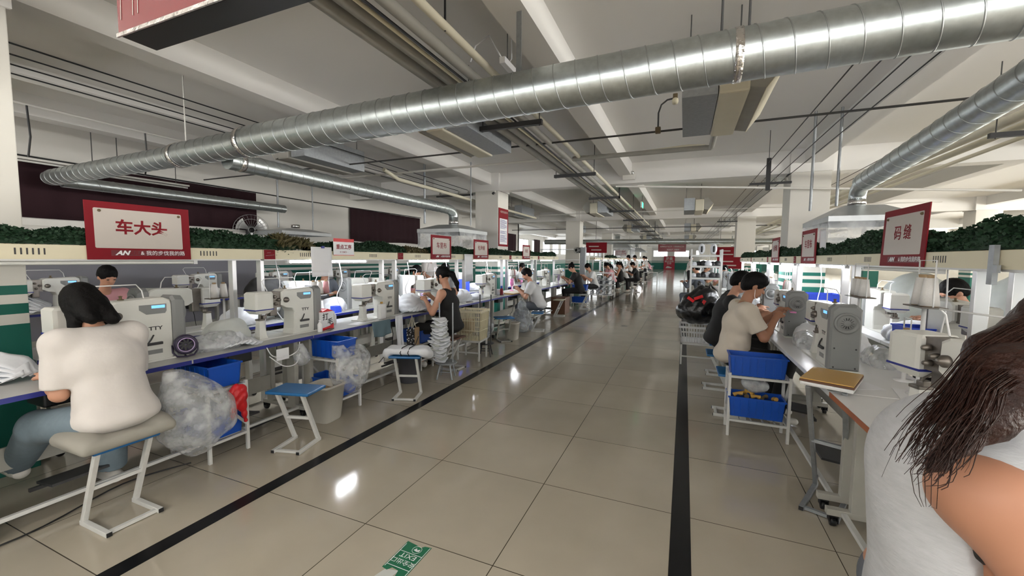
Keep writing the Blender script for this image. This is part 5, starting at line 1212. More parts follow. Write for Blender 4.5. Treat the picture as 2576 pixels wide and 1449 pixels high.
m = MB(); m.lathe([(.024,0),(.026,0),(.026,.0004),(.024,.0004)], 32, T(.012,.052,.0006)); m.prism([(-.004,.045),(.006,.062),(.014,.050),(.028,.060),(.030,.044),(.016,.040)], .0006, .001, 'z'); m.obj('sticker_emblem', 'white', t)
m = MB(); m.prism([(-.05,-.115),(.02,-.10),(-.02,-.30),(-.10,-.30)], 0, .0004, 'z'); m.obj('torn_backing', 'clothgrey', t)
m = MB(); m.box(-1.27, 9.43, .0, -1.14, 9.50, .001); tag(m.obj('floor_sticker', 'dark'), 'dark worn floor sticker farther along the aisle', 'sticker')
m = MB(); m.tube([(.22,1.93,.003),(.28,1.98,.003),(.30,2.04,.003),(.25,2.03,.003),(.215,1.97,.003),(.22,1.93,.003)], .0014, 5); tag(m.obj('rubber_band', 'rust'), 'thin rubber band lying on the tiles right of the black strip', 'rubber band')

# ================================================================ loose cables, papers and oddments
def wire(label, pts, r=.004, mtl='white', name='cable'):
    P = [Vector(p) for p in pts]; Q = []
    for i in range(len(P)-1):
        A = P[max(i-1,0)]; B = P[i]; C_ = P[i+1]; D = P[min(i+2,len(P)-1)]
        for k in range(6):
            t_ = k/6; Q.append(.5*((2*B)+(C_-A)*t_+(2*A-5*B+4*C_-D)*t_*t_+(3*B-A-3*C_+D)*t_**3))
    Q.append(P[-1]); m = MB(); m.tube(Q, r, 6); return tag(m.obj(name, mtl), label, 'cable')
wire('white cable looped under the blue-edged table above the stool', [(-3.22,2.34,.74),(-3.20,2.38,.66),(-3.19,2.50,.63),(-3.2,2.62,.66),(-3.22,2.66,.73)])
wire('second white cable sagging below the first under the table', [(-3.22,2.36,.66),(-3.18,2.46,.56),(-3.18,2.58,.55),(-3.22,2.66,.62)])
wire('grey hose on the floor behind the cushioned stool', [(-3.6,.4,.02),(-3.45,.9,.02),(-3.5,1.5,.02),(-3.4,2.2,.02),(-3.5,3.0,.02)], .008, 'dark')
wire('thin dark cable lying below the first work table', [(-3.3,.3,.01),(-3.2,.9,.01),(-3.35,1.4,.01),(-3.25,1.75,.01)], .005, 'black')
for i, (y, x) in enumerate(((3.05,-4.02),(3.9,-4.0),(5.3,-4.02),(6.4,-4.0),(8.1,-4.02),(9.9,-4.0))):
    wire('white power cable hanging from the left lamp rail to the table, %s from the front' % ORD[i], [(x,y,ZR-.01),(x+.02,y+.03,1.2),(x-.02,y-.02,1.0),(x+.03,y+.06,.80)], .005)
for i, (y, x) in enumerate(((3.6,1.6),(5.2,1.6),(6.4,1.62),(8.2,1.6))):
    wire('white power cable hanging from the right lamp rail to the table, %s from the front' % ORD[i], [(x,y,ZR-.01),(x+.02,y+.03,1.2),(x-.02,y-.02,1.0),(x+.03,y+.06,.80)], .005)
m = MB(); m.box(-3.24, 2.44, .60, -3.235, 2.56, .70); tag(m.obj('paper_tag', 'white'), 'white paper tag hanging under the blue-edged table', 'paper')
for i, (x, y, w_, h_, rz) in enumerate(((1.0,3.05,.20,.15,.3),(1.22,2.95,.16,.24,-.2),(1.02,2.05,.22,.16,.5),(-3.36,3.55,.14,.20,.1),(-3.38,4.25,.15,.11,.4),(1.05,3.55,.12,.16,.2))):
    m = MB(); m.box(-w_/2,-h_/2,0,w_/2,h_/2,.0015); o = m.obj('paper_sheet', 'white'); o.location = (x, y, HT+.001); o.rotation_euler = (0,0,rz)
    tag(o, 'sheet of paper lying on the %s table, %s from the front' % ('right' if x > 0 else 'left', ORD[i if i < 3 else (i-3 if i < 5 else 3)]), 'paper')
for i, (x, y) in enumerate(((-3.30,3.66),(-3.34,5.9),(-3.35,6.9),(.93,5.6),(.95,7.0))):
    m = MB(); m.lathe([(0,0),(.035,0),(.045,.010),(.043,.012),(.032,.004),(0,.004)], 20); o = m.obj('small_dish', 'panelwhite'); o.location = (x, y, HT+.0015); tag(o, 'small round dish on the %s row, %s from the front' % ('left' if x < 0 else 'right', ORD[i if x < 0 else i-3]), 'dish')
for i, y in enumerate((3.05, 4.6, 5.9, 7.4)):
    m = MB(); m.box(-.02,-.005,0,.02,.005,.12); o = m.obj('scissors', 'steel'); o.rotation_euler = (PI/2, 0, .5+i); o.location = (-3.36, y+.12, HT+.006); tag(o, 'small pair of thread snips on the left row, %s from the front' % ORD[i], 'scissors')
lathe_thing('thread_cone', 'purple-red thread cone beyond the person in black sleeveless top', 'thread cone', (-3.66, 5.55, HT), [('thread_body', [(0,0),(.04,0),(.025,.13),(0,.13)], 'redcloth')])
for i, (x, y, mt) in enumerate(((-4.4, 3.05, 'orange'), (-4.62, 4.5, 'limegreen'), (-4.4, 6.25, 'lilac'), (-4.35, 7.2, 'tealight'), (-4.4, 11.2, 'pinkp'))):
    lathe_thing('cup', 'coloured drinking cup beyond the left rail, %s from the front' % ORD[i], 'cup', (x, y, HT), [('cup_body', [(0,0),(.032,0),(.038,.12),(0,.12)], mt), ('cup_lid', [(0,.12),(.040,.12),(.038,.135),(0,.14)], 'white')])

# ================================================================ ducts
def duct(name, label, pts, rs, seam, parent=None, nseam_r=.004, cat='duct', tape=()):
    t = thing(name, label, cat) if parent is None else parent
    P = [Vector(p) for p in pts]; m = MB(); m.tube(P, rs, 32); m.obj('duct_pipe', 'galv', t)
    sm = MB(); L = 0; acc = 0; hel = []
    for i in range(len(P)-1):
        d = P[i+1]-P[i]; l = d.length; u = d.normalized()
        r0, r1 = (rs[i], rs[i+1]) if isinstance(rs, (list, tuple)) else (rs, rs)
        q = u.to_track_quat('Z', 'Y').to_matrix().to_4x4()
        ns = max(1, int(l/seam*28))
        for k in range(ns):
            f = k/ns; a = 2*PI*(acc+l*f)/seam; r = r0+(r1-r0)*f+.0005
            hel.append(P[i]+u*(l*f)+(q.to_3x3() @ Vector((math.cos(a), math.sin(a), 0)))*r)
        acc += l
    sm.tube(hel, nseam_r, 5); sm.obj('spiral_seam', 'seam', t)
    for (i, f, w_) in tape:
        u = (P[i+1]-P[i]).normalized(); q = u.to_track_quat('Z', 'Y').to_matrix().to_4x4(); r = (rs[i] if isinstance(rs, (list, tuple)) else rs)
        tm = MB(); tm.lathe([(r+.002,-w_),(r+.006,-w_),(r+.006,w_),(r+.002,w_)], 32, Matrix.Translation(P[i].lerp(P[i+1], f)) @ q); tm.obj('foil_joint', 'foil', t)
    return t
def zc(x): return 2.735+(x-.76)*.0165
big = duct('ventilation_duct', 'large spiral galvanised duct crossing the whole ceiling',
    [(6.5,2.85,zc(6.5)),(.15,2.85,zc(.15)),(-4.0,2.85,zc(-4)),(-4.2,2.85,zc(-4.2)-.01),(-5.15,2.85,zc(-5.15)-.015),(-5.3,2.85,zc(-5.3)-.02),(-8.1,2.85,zc(-8.1)-.02),(-8.22,2.85,zc(-8.1)-.02)], [.146,.146,.146,.128,.128,.112,.108,.09], .150, tape=((0,.985,.022),(2,.5,.03),(4,.5,.03)))
duct('ventilation_duct', 'thin galvanised branch duct along the left wall above the red sign', [(-8.16,2.95,2.54),(-8.16,6.45,2.54)], .085, .25)
def elbow(P0, P1, P2, r, parent, n=8):
    m = MB(); pts = []
    P0, P1, P2 = map(Vector, (P0, P1, P2))
    for k in range(n+1): u = k/n; pts.append(P0*(1-u)**2+P1*2*u*(1-u)+P2*u*u)
    m.tube(pts, r, 24); return m.obj('elbow', 'galv', parent)
def hood(name, label, cx, cy, z0, z1, W, D, duct_top, r, curtain=None):
    t = thing(name, label, 'extraction hood', (cx, cy, 0)); cw = .13
    m = MB()
    m.loft([[(-W/2,-D/2,z0),(W/2,-D/2,z0),(W/2,D/2,z0),(-W/2,D/2,z0)],[(-W/2,-D/2,z0+.07),(W/2,-D/2,z0+.07),(W/2,D/2,z0+.07),(-W/2,D/2,z0+.07)],[(-W*.22,-D*.22,z1),(W*.22,-D*.22,z1),(W*.22,D*.22,z1),(-W*.22,D*.22,z1)]], cap=False); m.add([(-W*.22,-D*.22,z1),(W*.22,-D*.22,z1),(W*.22,D*.22,z1),(-W*.22,D*.22,z1)], [(0,1,2,3)])
    h = m.obj('hood_shell', 'galvlight', t); q = h.modifiers.new('t', 'SOLIDIFY'); q.thickness = .004
    MB().lathe([(r,z1-.02),(r,duct_top),(0,duct_top)], 24).obj('riser', 'galv', t)
    m = MB(); m.lathe([(r+.002,z1+.03),(r+.007,z1+.03),(r+.007,z1+.10),(r+.002,z1+.10)], 24); m.obj('foil_joint', 'foil', t)
    if curtain:
        for (x0, y0, x1, y1) in ((-W/2,-D/2,W/2,-D/2),(W/2,-D/2,W/2,D/2),(-W/2,D/2,W/2,D/2),(-W/2,-D/2,-W/2,D/2)):
            m = MB(); m.grid(lambda u, v: (x0+(x1-x0)*u+.012*math.sin(17*u+3*v), y0+(y1-y0)*u+.012*math.cos(15*u), z0+(curtain-z0)*v), 14, 6); m.obj('film_curtain', 'curtainfilm', t)
    return t
M['galvlight'] = mat('hood_galvanised', (.52,.54,.55), .38, .55, var=.10, scale=10)
hood('extraction_hood', 'flat grey hood ending the left wall duct', -8.16, 6.72, 1.98, 2.12, .8, 1.3, 2.44, .085)
elbow((-8.16,6.42,2.54), (-8.16,6.72,2.54), (-8.16,6.72,2.40), .085, bpy.data.objects['extraction_hood'])
bpy.data.objects['extraction_hood'].children[-1].matrix_parent_inverse = bpy.data.objects['extraction_hood'].matrix_world.inverted() if False else Matrix.Translation((8.16,-6.72,0))
br2 = duct('ventilation_duct', 'galvanised branch duct running from the big duct to the bright left hood', [(-4.62,2.98,2.55),(-4.62,7.45,2.53)], .10, .16, tape=((0,.03,.03),))
h2 = hood('extraction_hood', 'bright lit hood with film curtains hanging beyond the left rail', -4.62, 7.72, 2.02, 2.20, 1.0, 1.25, 2.42, .10, curtain=1.72)
e = elbow((-4.62,7.40,2.53), (-4.62,7.72,2.53), (-4.62,7.72,2.38), .10, h2); e.matrix_parent_inverse = Matrix.Translation((4.62,-7.72,0))
br3 = duct('ventilation_duct', 'dull galvanised duct sloping down to the right side hood', [(2.06,2.98,2.80),(2.20,7.05,2.58)], .125, .22)
h3 = hood('extraction_hood', 'large grey hood with film curtain beyond the right rail', 2.24, 7.38, 2.04, 2.28, .98, 1.30, 2.44, .10, curtain=1.70)
e = elbow((2.20,7.00,2.58), (2.24,7.38,2.58), (2.24,7.38,2.40), .10, h3); e.matrix_parent_inverse = Matrix.Translation((-2.24,-7.38,0))
duct('ventilation_duct', 'distant galvanised duct crossing the hall between pillars', [(-6.6,20,2.34),(7.5,20,2.29)], .12, 1.2, nseam_r=.012)
h4 = hood('extraction_hood', 'distant hood with plastic curtains above the far left tables', -4.1, 27.5, 2.15, 2.7, 2.0, 2.4, 3.1, .16, curtain=1.62)
h5 = hood('extraction_hood', 'distant white hood behind the shelf rack on the right', 2.4, 27, 2.0, 2.3, 1.8, 2.0, 2.9, .12)
h6 = hood('extraction_hood', 'farthest small hood above the left far tables', -4.4, 42, 2.2, 2.6, 1.9, 2.2, 3.0, .15)

def hanger(label, x, y, z0, z1, r=.005, mtl='rod', flat=False, n='hanger_rod'):
    m = MB()
    if flat: m.box(x-.02, y-.003, z0, x+.02, y+.003, z1)
    else: m.tube([(x,y,z0),(x,y,z1)], r, 6)
    return tag(m.obj(n, mtl), label, 'hanger')
hanger('rod holding the big duct near the left silver joint', -5.10, 2.85, 2.74, ZS, .006, 'conduit')
hanger('flat perforated strap holding the big duct near the middle', -1.16, 2.85, 2.86, ZS, flat=True, mtl='galvdull', n='hanger_strap')
hanger('short rod above the foil tape of the big duct', .155, 2.85, 2.87, ZS, .007)
hanger('short rod right of the foil tape on the big duct', .30, 2.85, 2.87, ZS, .007)
hanger('grey post holding the thin wall duct left of the wall fan', -8.16, 6.3, 1.58+.55, ZS, .02, 'galvdull')
hanger('second grey post behind the left hood end', -8.16, 7.2, 2.14, ZS, .015, 'galvdull')
hanger('wide grey post holding the bright hood on its left', -5.0, 7.2, 2.21, ZS, .025, 'galvdull')
hanger('slim post behind the bright hood riser', -4.3, 7.9, 2.21, ZS, .014, 'galvdull')
hanger('grey post at the right side hood, left one', 1.58, 6.9, 2.2, ZS, .018, 'galvdull')
hanger('grey post at the right side hood, taller right one', 1.86, 6.85, 2.25, ZS, .018, 'galvdull')

# ================================================================ pipe run with brackets
def pipe(name, label, pts, r, mtl, cat='pipe', n=12):
    m = MB(); m.tube(pts, r, n); return tag(m.obj(name, mtl), label, cat)
ZP = 2.955
pipe('insulated_pipe', 'thickest grey wrapped pipe of the bundle above the aisle', [(-2.02,.6,ZP+.06),(-2.02,12,ZP+.06),(-2.0,46,ZP+.05)], .055, 'pipegrey')
pipe('insulated_pipe', 'beige wrapped pipe right of the thickest one', [(-1.88,.6,ZP+.05),(-1.88,46,ZP+.05)], .045, 'pipegrey')
pipe('cable_conduit', 'thin pale yellow conduit on the pipe bundle', [(-1.79,.6,ZP+.02),(-1.77,5,ZP+.02),(-1.80,9,ZP+.02),(-1.78,46,ZP+.02)], .014, 'cream')
pipe('cable_conduit', 'thin dark cable lying along the pipe bundle', [(-1.75,.6,ZP+.012),(-1.72,4,ZP+.015),(-1.76,8,ZP+.01),(-1.74,46,ZP+.012)], .010, 'dark')
pipe('insulated_pipe', 'grey pipe in the middle of the bundle', [(-1.66,.6,ZP+.045),(-1.66,46,ZP+.045)], .04, 'pipegrey')
pipe('water_pipe', 'clean beige pipe on the right of the bundle', [(-1.53,.6,3.05),(-1.53,4.5,3.05),(-1.50,12,3.02),(-1.5,46,3.0)], .030, 'pipe')
for i, y in enumerate([4.15, 6.95, 9.75, 12.6, 15.6, 18.6, 22, 26, 30, 35, 40]):
    if i == 7: y = 25.6
    t = thing('pipe_bracket', 'black steel bracket under the ceiling pipe bundle, %s from the front' % ORD[i], 'bracket', (-1.78, y, ZP))
    m = MB(); m.box(-.36, -.025, -.05, .36, .025, -.0); m.obj('cross_bar', 'dark', t)
    for x in (-.33, .33): m = MB(); m.tube([(x, 0, -.06), (x, 0, ZS-ZP if x > 0 else .12)], .006, 6); m.obj('threaded_rod', 'rod', t)
    if i in (2, 6): MB().box(.335, -.025, -.05, .36, .025, .22).obj('side_plate', 'dark', t)
pipe('sprinkler_pipe', 'dark thin pipe crossing above the air units', [(-8.7,5.15,2.98),(3.3,5.15,3.0)], .012, 'rod')
t = thing('elbow_fitting', 'bent brown conduit rising from the thin dark pipe to a cream fitting', 'fitting', (0,0,0))
m = MB(); m.tube([(-.34,5.14,3.0),(-.34,5.14,3.20),(-.31,5.14,3.29),(-.25,5.14,3.335),(-.17,5.14,3.345)], .010, 8); m.obj('bent_conduit', 'dark', t); MB().box(-.37,5.11,2.97,-.31,5.17,3.04,bev=.01).obj('junction_box', 'rust', t)
m = MB(); m.lathe([(0,0),(.03,0),(.035,.03),(.03,.06),(0,.06)], 14, T(-.165,5.14,3.28)); m.obj('cream_cap', 'cream', t); m = MB(); m.box(-.19,5.115,3.33,-.14,5.165,3.39,bev=.008); m.obj('brown_head', 'rust', t)
pipe('sprinkler_pipe', 'white pipe crossing in front of the left pillar top', [(-6.6,6.3,3.06),(-1.7,6.25,3.06)], .018, 'conduit')
pipe('insulated_pipe', 'grey insulated pipe from the bundle to the right air unit', [(-1.62,6.2,3.02),(.05,6.2,3.02),(.20,6.2,3.02),(.26,6.15,3.0),(.27,6.0,2.98),(.27,5.1,2.98)], .034, 'pipegrey')
pipe('insulated_pipe', 'thinner grey pipe sagging beside the insulated one', [(-1.62,6.28,3.06),(-.8,6.26,3.04),(0,6.27,3.08),(.2,6.27,3.06)], .02, 'pipe')
pipe('sprinkler_pipe', 'long pale pipe crossing in front of the right pillar', [(-1.38,8.86,3.03),(1.0,8.86,2.87),(4.7,8.86,2.61)], .020, 'conduit')
pipe('insulated_pipe', 'pale pipe running to the left pillar from the second duct', [(-4.95,5.9,3.05),(-4.95,6.3,2.95),(-4.98,14,2.95)], .035, 'pipe')
for i, (y, z) in enumerate(((14.0, 3.05), (19.0, 2.9), (26, 2.95), (33, 2.9))): pipe('sprinkler_pipe', 'thin pipe crossing the hall farther back, %s beyond the pillars' % ORD[i], [(-8, y, z), (6, y, z)], .016, 'rod' if i % 2 else 'conduit')
for k, (x, z) in enumerate(((3.0, 2.93), (3.18, 2.90), (3.42, 2.88))): pipe('insulated_pipe', 'pale pipe above the right hood toward the picture edge, %s' % ('upper','middle','lower')[k], [(x, 3.5, z+.04), (x, 12, z), (x, 40, z)], (.05, .04, .025)[k], 'pipe')
t = thing('pipe_bracket', 'black bracket under the right ceiling pipes', 'bracket', (3.2, 5.9, 2.84)); m = MB(); m.box(-.35,-.025,-.05,.35,.025,0); m.obj('cross_bar', 'dark', t)
for x in (-.3, .3): m = MB(); m.tube([(x,0,-.06),(x,0,.71)], .006, 6); m.obj('threaded_rod', 'rod', t)

# ================================================================ wires on insulators
for k, x in enumerate((-4.93, -5.20, -5.47, -5.74)):
    pipe('overhead_wire', 'black overhead wire at left, %s counted from the aisle' % ORD[k], [(x, -1.0, 3.16), (x, 8.9, 3.15)], .007, 'black', 'wire', 6)
for k, x in enumerate((1.16, 1.33, 1.50, 1.67)):
    pipe('overhead_wire', 'black overhead wire at right, %s counted from the aisle' % ORD[k], [(x, 0.5, 3.05), (x, 9.0, 3.04), (x, 17.3, 3.05), (x, 34, 3.05)], .006, 'black', 'wire', 6)
for k, x in enumerate((2.62, 2.78)): pipe('overhead_wire', 'black wire beside the right sloping duct, %s one' % ('nearer', 'farther')[k], [(x, 2.0, 3.05), (x, 12, 3.0)], .006, 'black', 'wire', 6)
def insul(label, x0, x1, y, z, xs, wall=None):
    t = thing('insulator_rack', label, 'insulator rack', (0,0,0))
    MB().box(x0, y-.02, z-.06, x1, y+.02, z-.02).obj('rack_bar', 'dark', t)
    for x in xs: m = MB(); m.lathe([(0,-.02),(.012,-.02),(.012,.0),(.030,.005),(.026,.03),(.018,.05),(.02,.06),(0,.065)], 14, T(x, y, z)); m.obj('insulator', 'pipegrey', t)
    return t
insul('insulator rack beside the right pillar', 1.08, 1.752, 9.0, 2.985, (1.16,1.33,1.50,1.67))
insul('insulator rack at the left pillar', -5.85, -4.815, 8.95, 3.085, (-4.93,-5.20,-5.47,-5.74))
insul('farther insulator rack beside the second right pillar', 1.08, 1.752, 17.35, 2.985, (1.16,1.33,1.50,1.67))
for y in (17.6, 26): pass
MB().box(1.14, 7.62, 2.62, 1.20, 7.66, 3.12).obj('black_post', 'black'); tag(bpy.data.objects['black_post'], 'short black post hanging before the right pillar', 'post')
hanger('thin rod holding up the short black post', 1.17, 7.64, 3.12, ZS)

# ================================================================ air units
def air_unit(label, x, y, z, sgn, L=1.18, dark=False):
    t = thing('air_unit', label, 'air unit', (x, y, z))
    s = sgn
    MB().box(0, 0, 0, s*.27, L, .33, bev=.004).obj('steel_box', 'galvdull', t)
    m = MB(); m.box(s*.275, -.04, -.02, s*.49, L+.02, .28, bev=.02); m.obj('drain_pan', 'pipe' if not dark else 'pipegrey', t)
    m = MB(); m.prism([(s*.49,.02),(s*.60,.0),(s*.72,.16),(s*.60,.33),(s*.49,.31)], .0, L, 'y'); m.obj('outlet_plenum', 'pipegrey', t)
    m = MB(); m.prism([(s*.60,-.004),(s*.604,-.004),(s*.726,.16),(s*.72,.162)], .0, L+.03, 'y'); m.obj('outlet_lip', 'cream', t)
    for yy in (.12, L-.12):
        for xx in (.05, .42): m = MB(); m.tube([(s*xx, yy, .28), (s*xx, yy, ZS-z)], .005, 6); m.obj('hanger_rod', 'rod', t)
    return t
air_unit('air unit above the aisle on the right, nearest', -.07, 3.75, 2.84, 1)
air_unit('air unit above the aisle on the left of the pipes, nearest', -1.98+.0, 3.72, 2.62, -1, L=1.15) if False else None
uL = air_unit('air unit left of the pipe bundle, nearest', -2.14, 3.85, 2.88, -1)
for i, y in enumerate((12.15, 20.5, 28.9, 37.3)):
    air_unit('air unit above the aisle on the right, %s behind the nearest' % ORD[i], -.07, y, 2.84, 1)
    air_unit('air unit left of the pipe bundle, %s behind the nearest' % ORD[i], -2.14, y, 2.86, -1)
for i, y in enumerate((4.3, 12.7, 21.0)): 
    o = air_unit('dark slotted air unit over the left lamp row, %s from the front' % ORD[i], -5.0, y, 2.93, -1, dark=True)
    o.children[0].data.materials.clear(); o.children[0].data.materials.append(M['pipegrey'])

# ================================================================ small ceiling things
for i, (x, y) in enumerate(((-1.46, 3.42), (-1.46, 3.92))):
    t = thing('smoke_detector', 'white round ceiling fitting, %s to the camera' % ('closer', 'farther')[i], 'ceiling fitting', (x, y, ZS))
    MB().lathe([(0,0),(.055,0),(.055,-.012),(.04,-.02),(.03,-.035),(.026,-.05),(0,-.055)], 20).obj('dome', 'conduit', t)
pipe('cable', 'white looped cable hanging from the ceiling fitting', [(-1.46,3.42,3.5),(-1.46,3.42,3.25),(-1.50,3.40,3.18),(-1.56,3.35,3.3),(-1.62,3.3,3.42),(-1.70,3.2,3.30),(-1.72,3.15,3.15)], .006, 'white', 'cable', 6)
t = thing('tube_lamp', 'white unlit batten lamp hanging above the big duct', 'lamp', (-1.36, 3.35, 3.02)); MB().box(-.025, -.35, 0, .025, .55, .05, bev=.005).obj('batten', 'white', t)
for y in (-.25, .45): m = MB(); m.tube([(0,y,.05),(0,y,ZS-3.02)], .004, 6); m.obj('rod', 'rod', t)
pipe('hanger_rod', 'black rod with ring holding the clean beige pipe', [(-1.53,2.45,3.02),(-1.53,2.45,ZS)], .008, 'black', 'hanger', 8)
def batten(label, x, y, z):
    t = thing('tube_lamp', label, 'lamp', (x, y, z)); MB().box(-.03, 0, 0, .03, 1.2, .03, bev=.004).obj('batten', 'conduit', t); m = MB(); m.tube([(0,.02,-.022),(0,1.18,-.022)], .014, 10); m.obj('tube', 'tubeoff', t)
    for y_ in (.2, 1.0): m = MB(); m.tube([(0,y_,.03),(0,y_,ZS-z)], .006, 6); m.obj('drop_rod', 'rod', t)
    return t
batten('unlit tube lamp before the maroon curtain, left one', -8.3, 2.35, 2.79); batten('unlit tube lamp before the maroon curtain, right one', -8.3, 3.45, 2.74)
pipe('cable_conduit', 'white conduit with drop fittings along the left ceiling', [(-7.2, .5, 3.27), (-7.2, 4.7, 3.26)], .016, 'conduit')
for i, (y, m_) in enumerate(((1.55,'galvdull'),(2.35,'black'),(3.5,'rod'))):
    pipe('drop_cable', 'cable dropping from the white conduit, %s from the pillar' % ORD[i], [(-7.2,y,3.26),(-7.22,y+.02,2.9),(-7.25,y,2.66)], .010, m_, 'cable', 6)
# banner near
t = thing('hanging_banner', 'red hanging lightbox banner with black underside at the top left', 'banner', (0,0,0))
MB().box(-2.52, 1.155, 2.55, -.2, 1.295, 3.2, bev=.003).obj('box_frame', 'black', t)
MB().box(-2.53, 1.147, 2.56, -.2, 1.1545, 3.2).obj('front_panel', 'bannerred', t) if 'bannerred' in M else None
M['bannerred'] = mat('banner_red', (.17,.022,.026), .18, var=.05, coat=.3)
MB().box(-2.53, 1.147, 2.56, -.2, 1.1545, 3.2).obj('front_panel', 'bannerred', t)
m = MB()
for r in (.16, .20, .30): m.tube([(-2.2+r*math.cos(a), 1.145, 2.62+r*1.6*math.sin(a)) for a in np.linspace(.0, PI, 16)], .0018, 4)
m.obj('arc_pattern', 'signwhite', t)
m = MB(); m.box(-2.535, 1.140, 2.545, -.2, 1.1475, 2.562); m.obj('wrinkled_tape', 'foil', t)
for x in (-2.3, -.5): m = MB(); m.tube([(x,1.22,3.2),(x,1.22,ZS)], .008, 6); m.obj('hanging_rod', 'rod', t)
# exit lamp, emergency lamp, camera
t = thing('exit_lamp', 'small green lit exit sign hanging in the distance', 'exit sign', (-1.15, 12.0, 2.93)); MB().box(-.02,-.16,0,.02,.16,.16,bev=.004).obj('lamp_body', 'conduit', t); M['exitg'] = mat('exit_glow', (.02,.5,.2), .4, emis=(.05,.9,.35), estr=1.5); MB().box(-.021,-.15,.01,.023,.15,.15).obj('lit_face', 'exitg', t); m = MB(); m.tube([(0,0,.16),(0,0,ZS-2.93)], .005, 6); m.obj('rod', 'rod', t)
t = thing('emergency_lamp', 'clear double headed emergency lamp on the cross beam', 'lamp', (-1.15, 9.08, 3.26)); MB().box(-.13,-.05,-.08,.13,0,.04,bev=.01).obj('lamp_case', 'conduit', t)
for x in (-.07, .07): m = MB(); m.lathe([(0,-.03),(.035,-.03),(.04,0),(0,.01)], 14, T(x,-.05,.06) @ Matrix.Rotation(PI/2,4,'X')); m.obj('lamp_head', 'chrome', t)
t = thing('security_camera', 'small security camera on top of the left pillar', 'camera', (-4.28, 9.05, 3.08)); MB().box(-.03,-.04,0,.03,.02,.05,bev=.008).obj('camera_base', 'conduit', t); m = MB(); m.lathe([(0,0),(.028,0),(.03,.05),(0,.06)], 14, T(0,-.04,-.01) @ Matrix.Rotation(PI/2+.5,4,'X')); m.obj('camera_body', 'dark', t)

# ================================================================ curtains, fans, posters
def curtain(label, x, y0, y1, z0, z1, n):
    m = MB(); m.grid(lambda u, v: (x+.012*math.sin((y0+(y1-y0)*u)*9)+.006*math.sin((y0+(y1-y0)*u)*23), y0+(y1-y0)*u, z0+(z1-z0)*v-(.02*math.sin(PI*u*2) if v == 0 else 0)), 8*n, 4)
    o = m.obj('curtain', 'curtain'); q = o.modifiers.new('t', 'SOLIDIFY'); q.thickness = .004; return tag(o, label, 'curtain')
curtain('long dark maroon curtain on the left wall behind the near ducts', XW+.05, 2.0, 6.30, 2.06, 2.90, 12)
curtain('second dark maroon curtain on the left wall beyond the white wall piece', XW+.05, 9.08, 12.46, 1.97, 2.90, 9)
curtain('third dark maroon curtain far back on the left wall', XW+.05, 17.5, 21.6, 1.9, 2.85, 9)
for i, (y0, y1) in enumerate(((26,28), (31.5,33))): curtain('maroon curtain on the rear left windows, %s one' % ('nearer','farther')[i], XL+.06, y0, y1, 1.85, 3.05, 5)
MB().box(XW+.0, 2.0, 1.93, XW+.03, 6.25, 2.03).obj('wall_rail', 'conduit'); tag(bpy.data.objects['wall_rail'], 'pale strip on the wall below the near maroon curtain', 'wall strip')
pipe('cable', 'black cable sagging along the left wall over the curtains', [(XW+.04,2.0,2.93),(XW+.04,6.3,2.92),(XW+.06,7.7,2.90),(XW+.04,9.1,2.91),(XW+.04,12.5,2.93)], .012, 'black', 'cable', 6)
def wall_fan(label, loc, rz, R=.33):
    t = thing('wall_fan', label, 'wall fan', loc, rz)
    RM = T(.12,0,0) @ Matrix.Rotation(PI/2,4,'Y')
    m = MB()
    for k in range(26): a = 2*PI*k/26; m.tube([tuple(RM @ Vector((.05*math.cos(a),.05*math.sin(a),.06))), tuple(RM @ Vector((R*.7*math.cos(a),R*.7*math.sin(a),.055))), tuple(RM @ Vector((R*math.cos(a),R*math.sin(a),.0)))], .0022, 4)
    for r, z in ((R,0),(R*.7,.055),(.06,.06)): m.tube([tuple(RM @ Vector((r*math.cos(a),r*math.sin(a),z))) for a in np.linspace(0,2*PI,33)], .004, 4)
    m.obj('guard', 'plasticfan', t)
    m = MB(); m.lathe([(0,-.10),(.06,-.10),(.07,-.04),(.06,.0),(0,.02)], 18, RM); m.obj('motor', 'black', t)
    for k in range(3):
        a = 2*PI*k/3; m = MB(); m.grid(lambda u, v: tuple(RM @ Vector(((.05+(R-.09)*u)*math.cos(a+.9*(v-.5)*(.6+.5*u)), (.05+(R-.09)*u)*math.sin(a+.9*(v-.5)*(.6+.5*u)), .02+.03*(v-.5)))), 6, 4); m.obj('blade', 'plasticfan', t)
    m = MB(); m.box(-.12,-.03,-.03,.06,.03,.03); m.box(-.16,-.08,-.10,-.14,.08,.10); m.obj('wall_bracket', 'black', t); return t
wall_fan('big wire wall fan behind the grey post left of the flat hood', (-8.70, 6.05, 2.06), -.5)
wall_fan('small black-backed wall fan behind the left pillar poster', (-6.0, 13.0, 1.95), -.9, .28)
wall_fan('wire fan standing far right beyond the hedge', (5.4, 6.4, 1.75), PI*.8, .36)
# poster on the left pillar, aisle side
t = thing('poster', 'tall red framed notice poster on the left pillar beside the aisle', 'poster', (-4.188, 9.38, 1.80))
m = MB(); m.box(-.29, 0, 0, .29, .93, .006, FACEX); m.obj('poster_board', 'red', t)
m = MB(); m.box(-.23, .05, .006, .23, .68, .007, FACEX); m.obj('poster_panel', 'white', t)
text('标准作业指导书', .062, FACEX @ T(.03, .84, .0065), 'signwhite', t); 
m = MB(); rng = random.Random(3)
for k in range(22):
    z = .64-.025*k
    if k in (9, 10, 14): continue
    m.box(-.20, z, .0072, -.20+.40*(1 if k % 4 else .7), z+.010, .0076, FACEX)
m.obj('printed_lines', 'blueedge', t); m = MB(); m.beam((.007,-.22,.84),(.007,-.18,.86),.02,.002); m.obj('poster_emblem', 'signwhite', t)

for i, x in enumerate((-4.0, -1.3, 1.4, 4.4)): hanger('rod holding the distant duct crossing the hall, %s from the left' % ORD[i], x, 20, 2.43, ZS, .008)

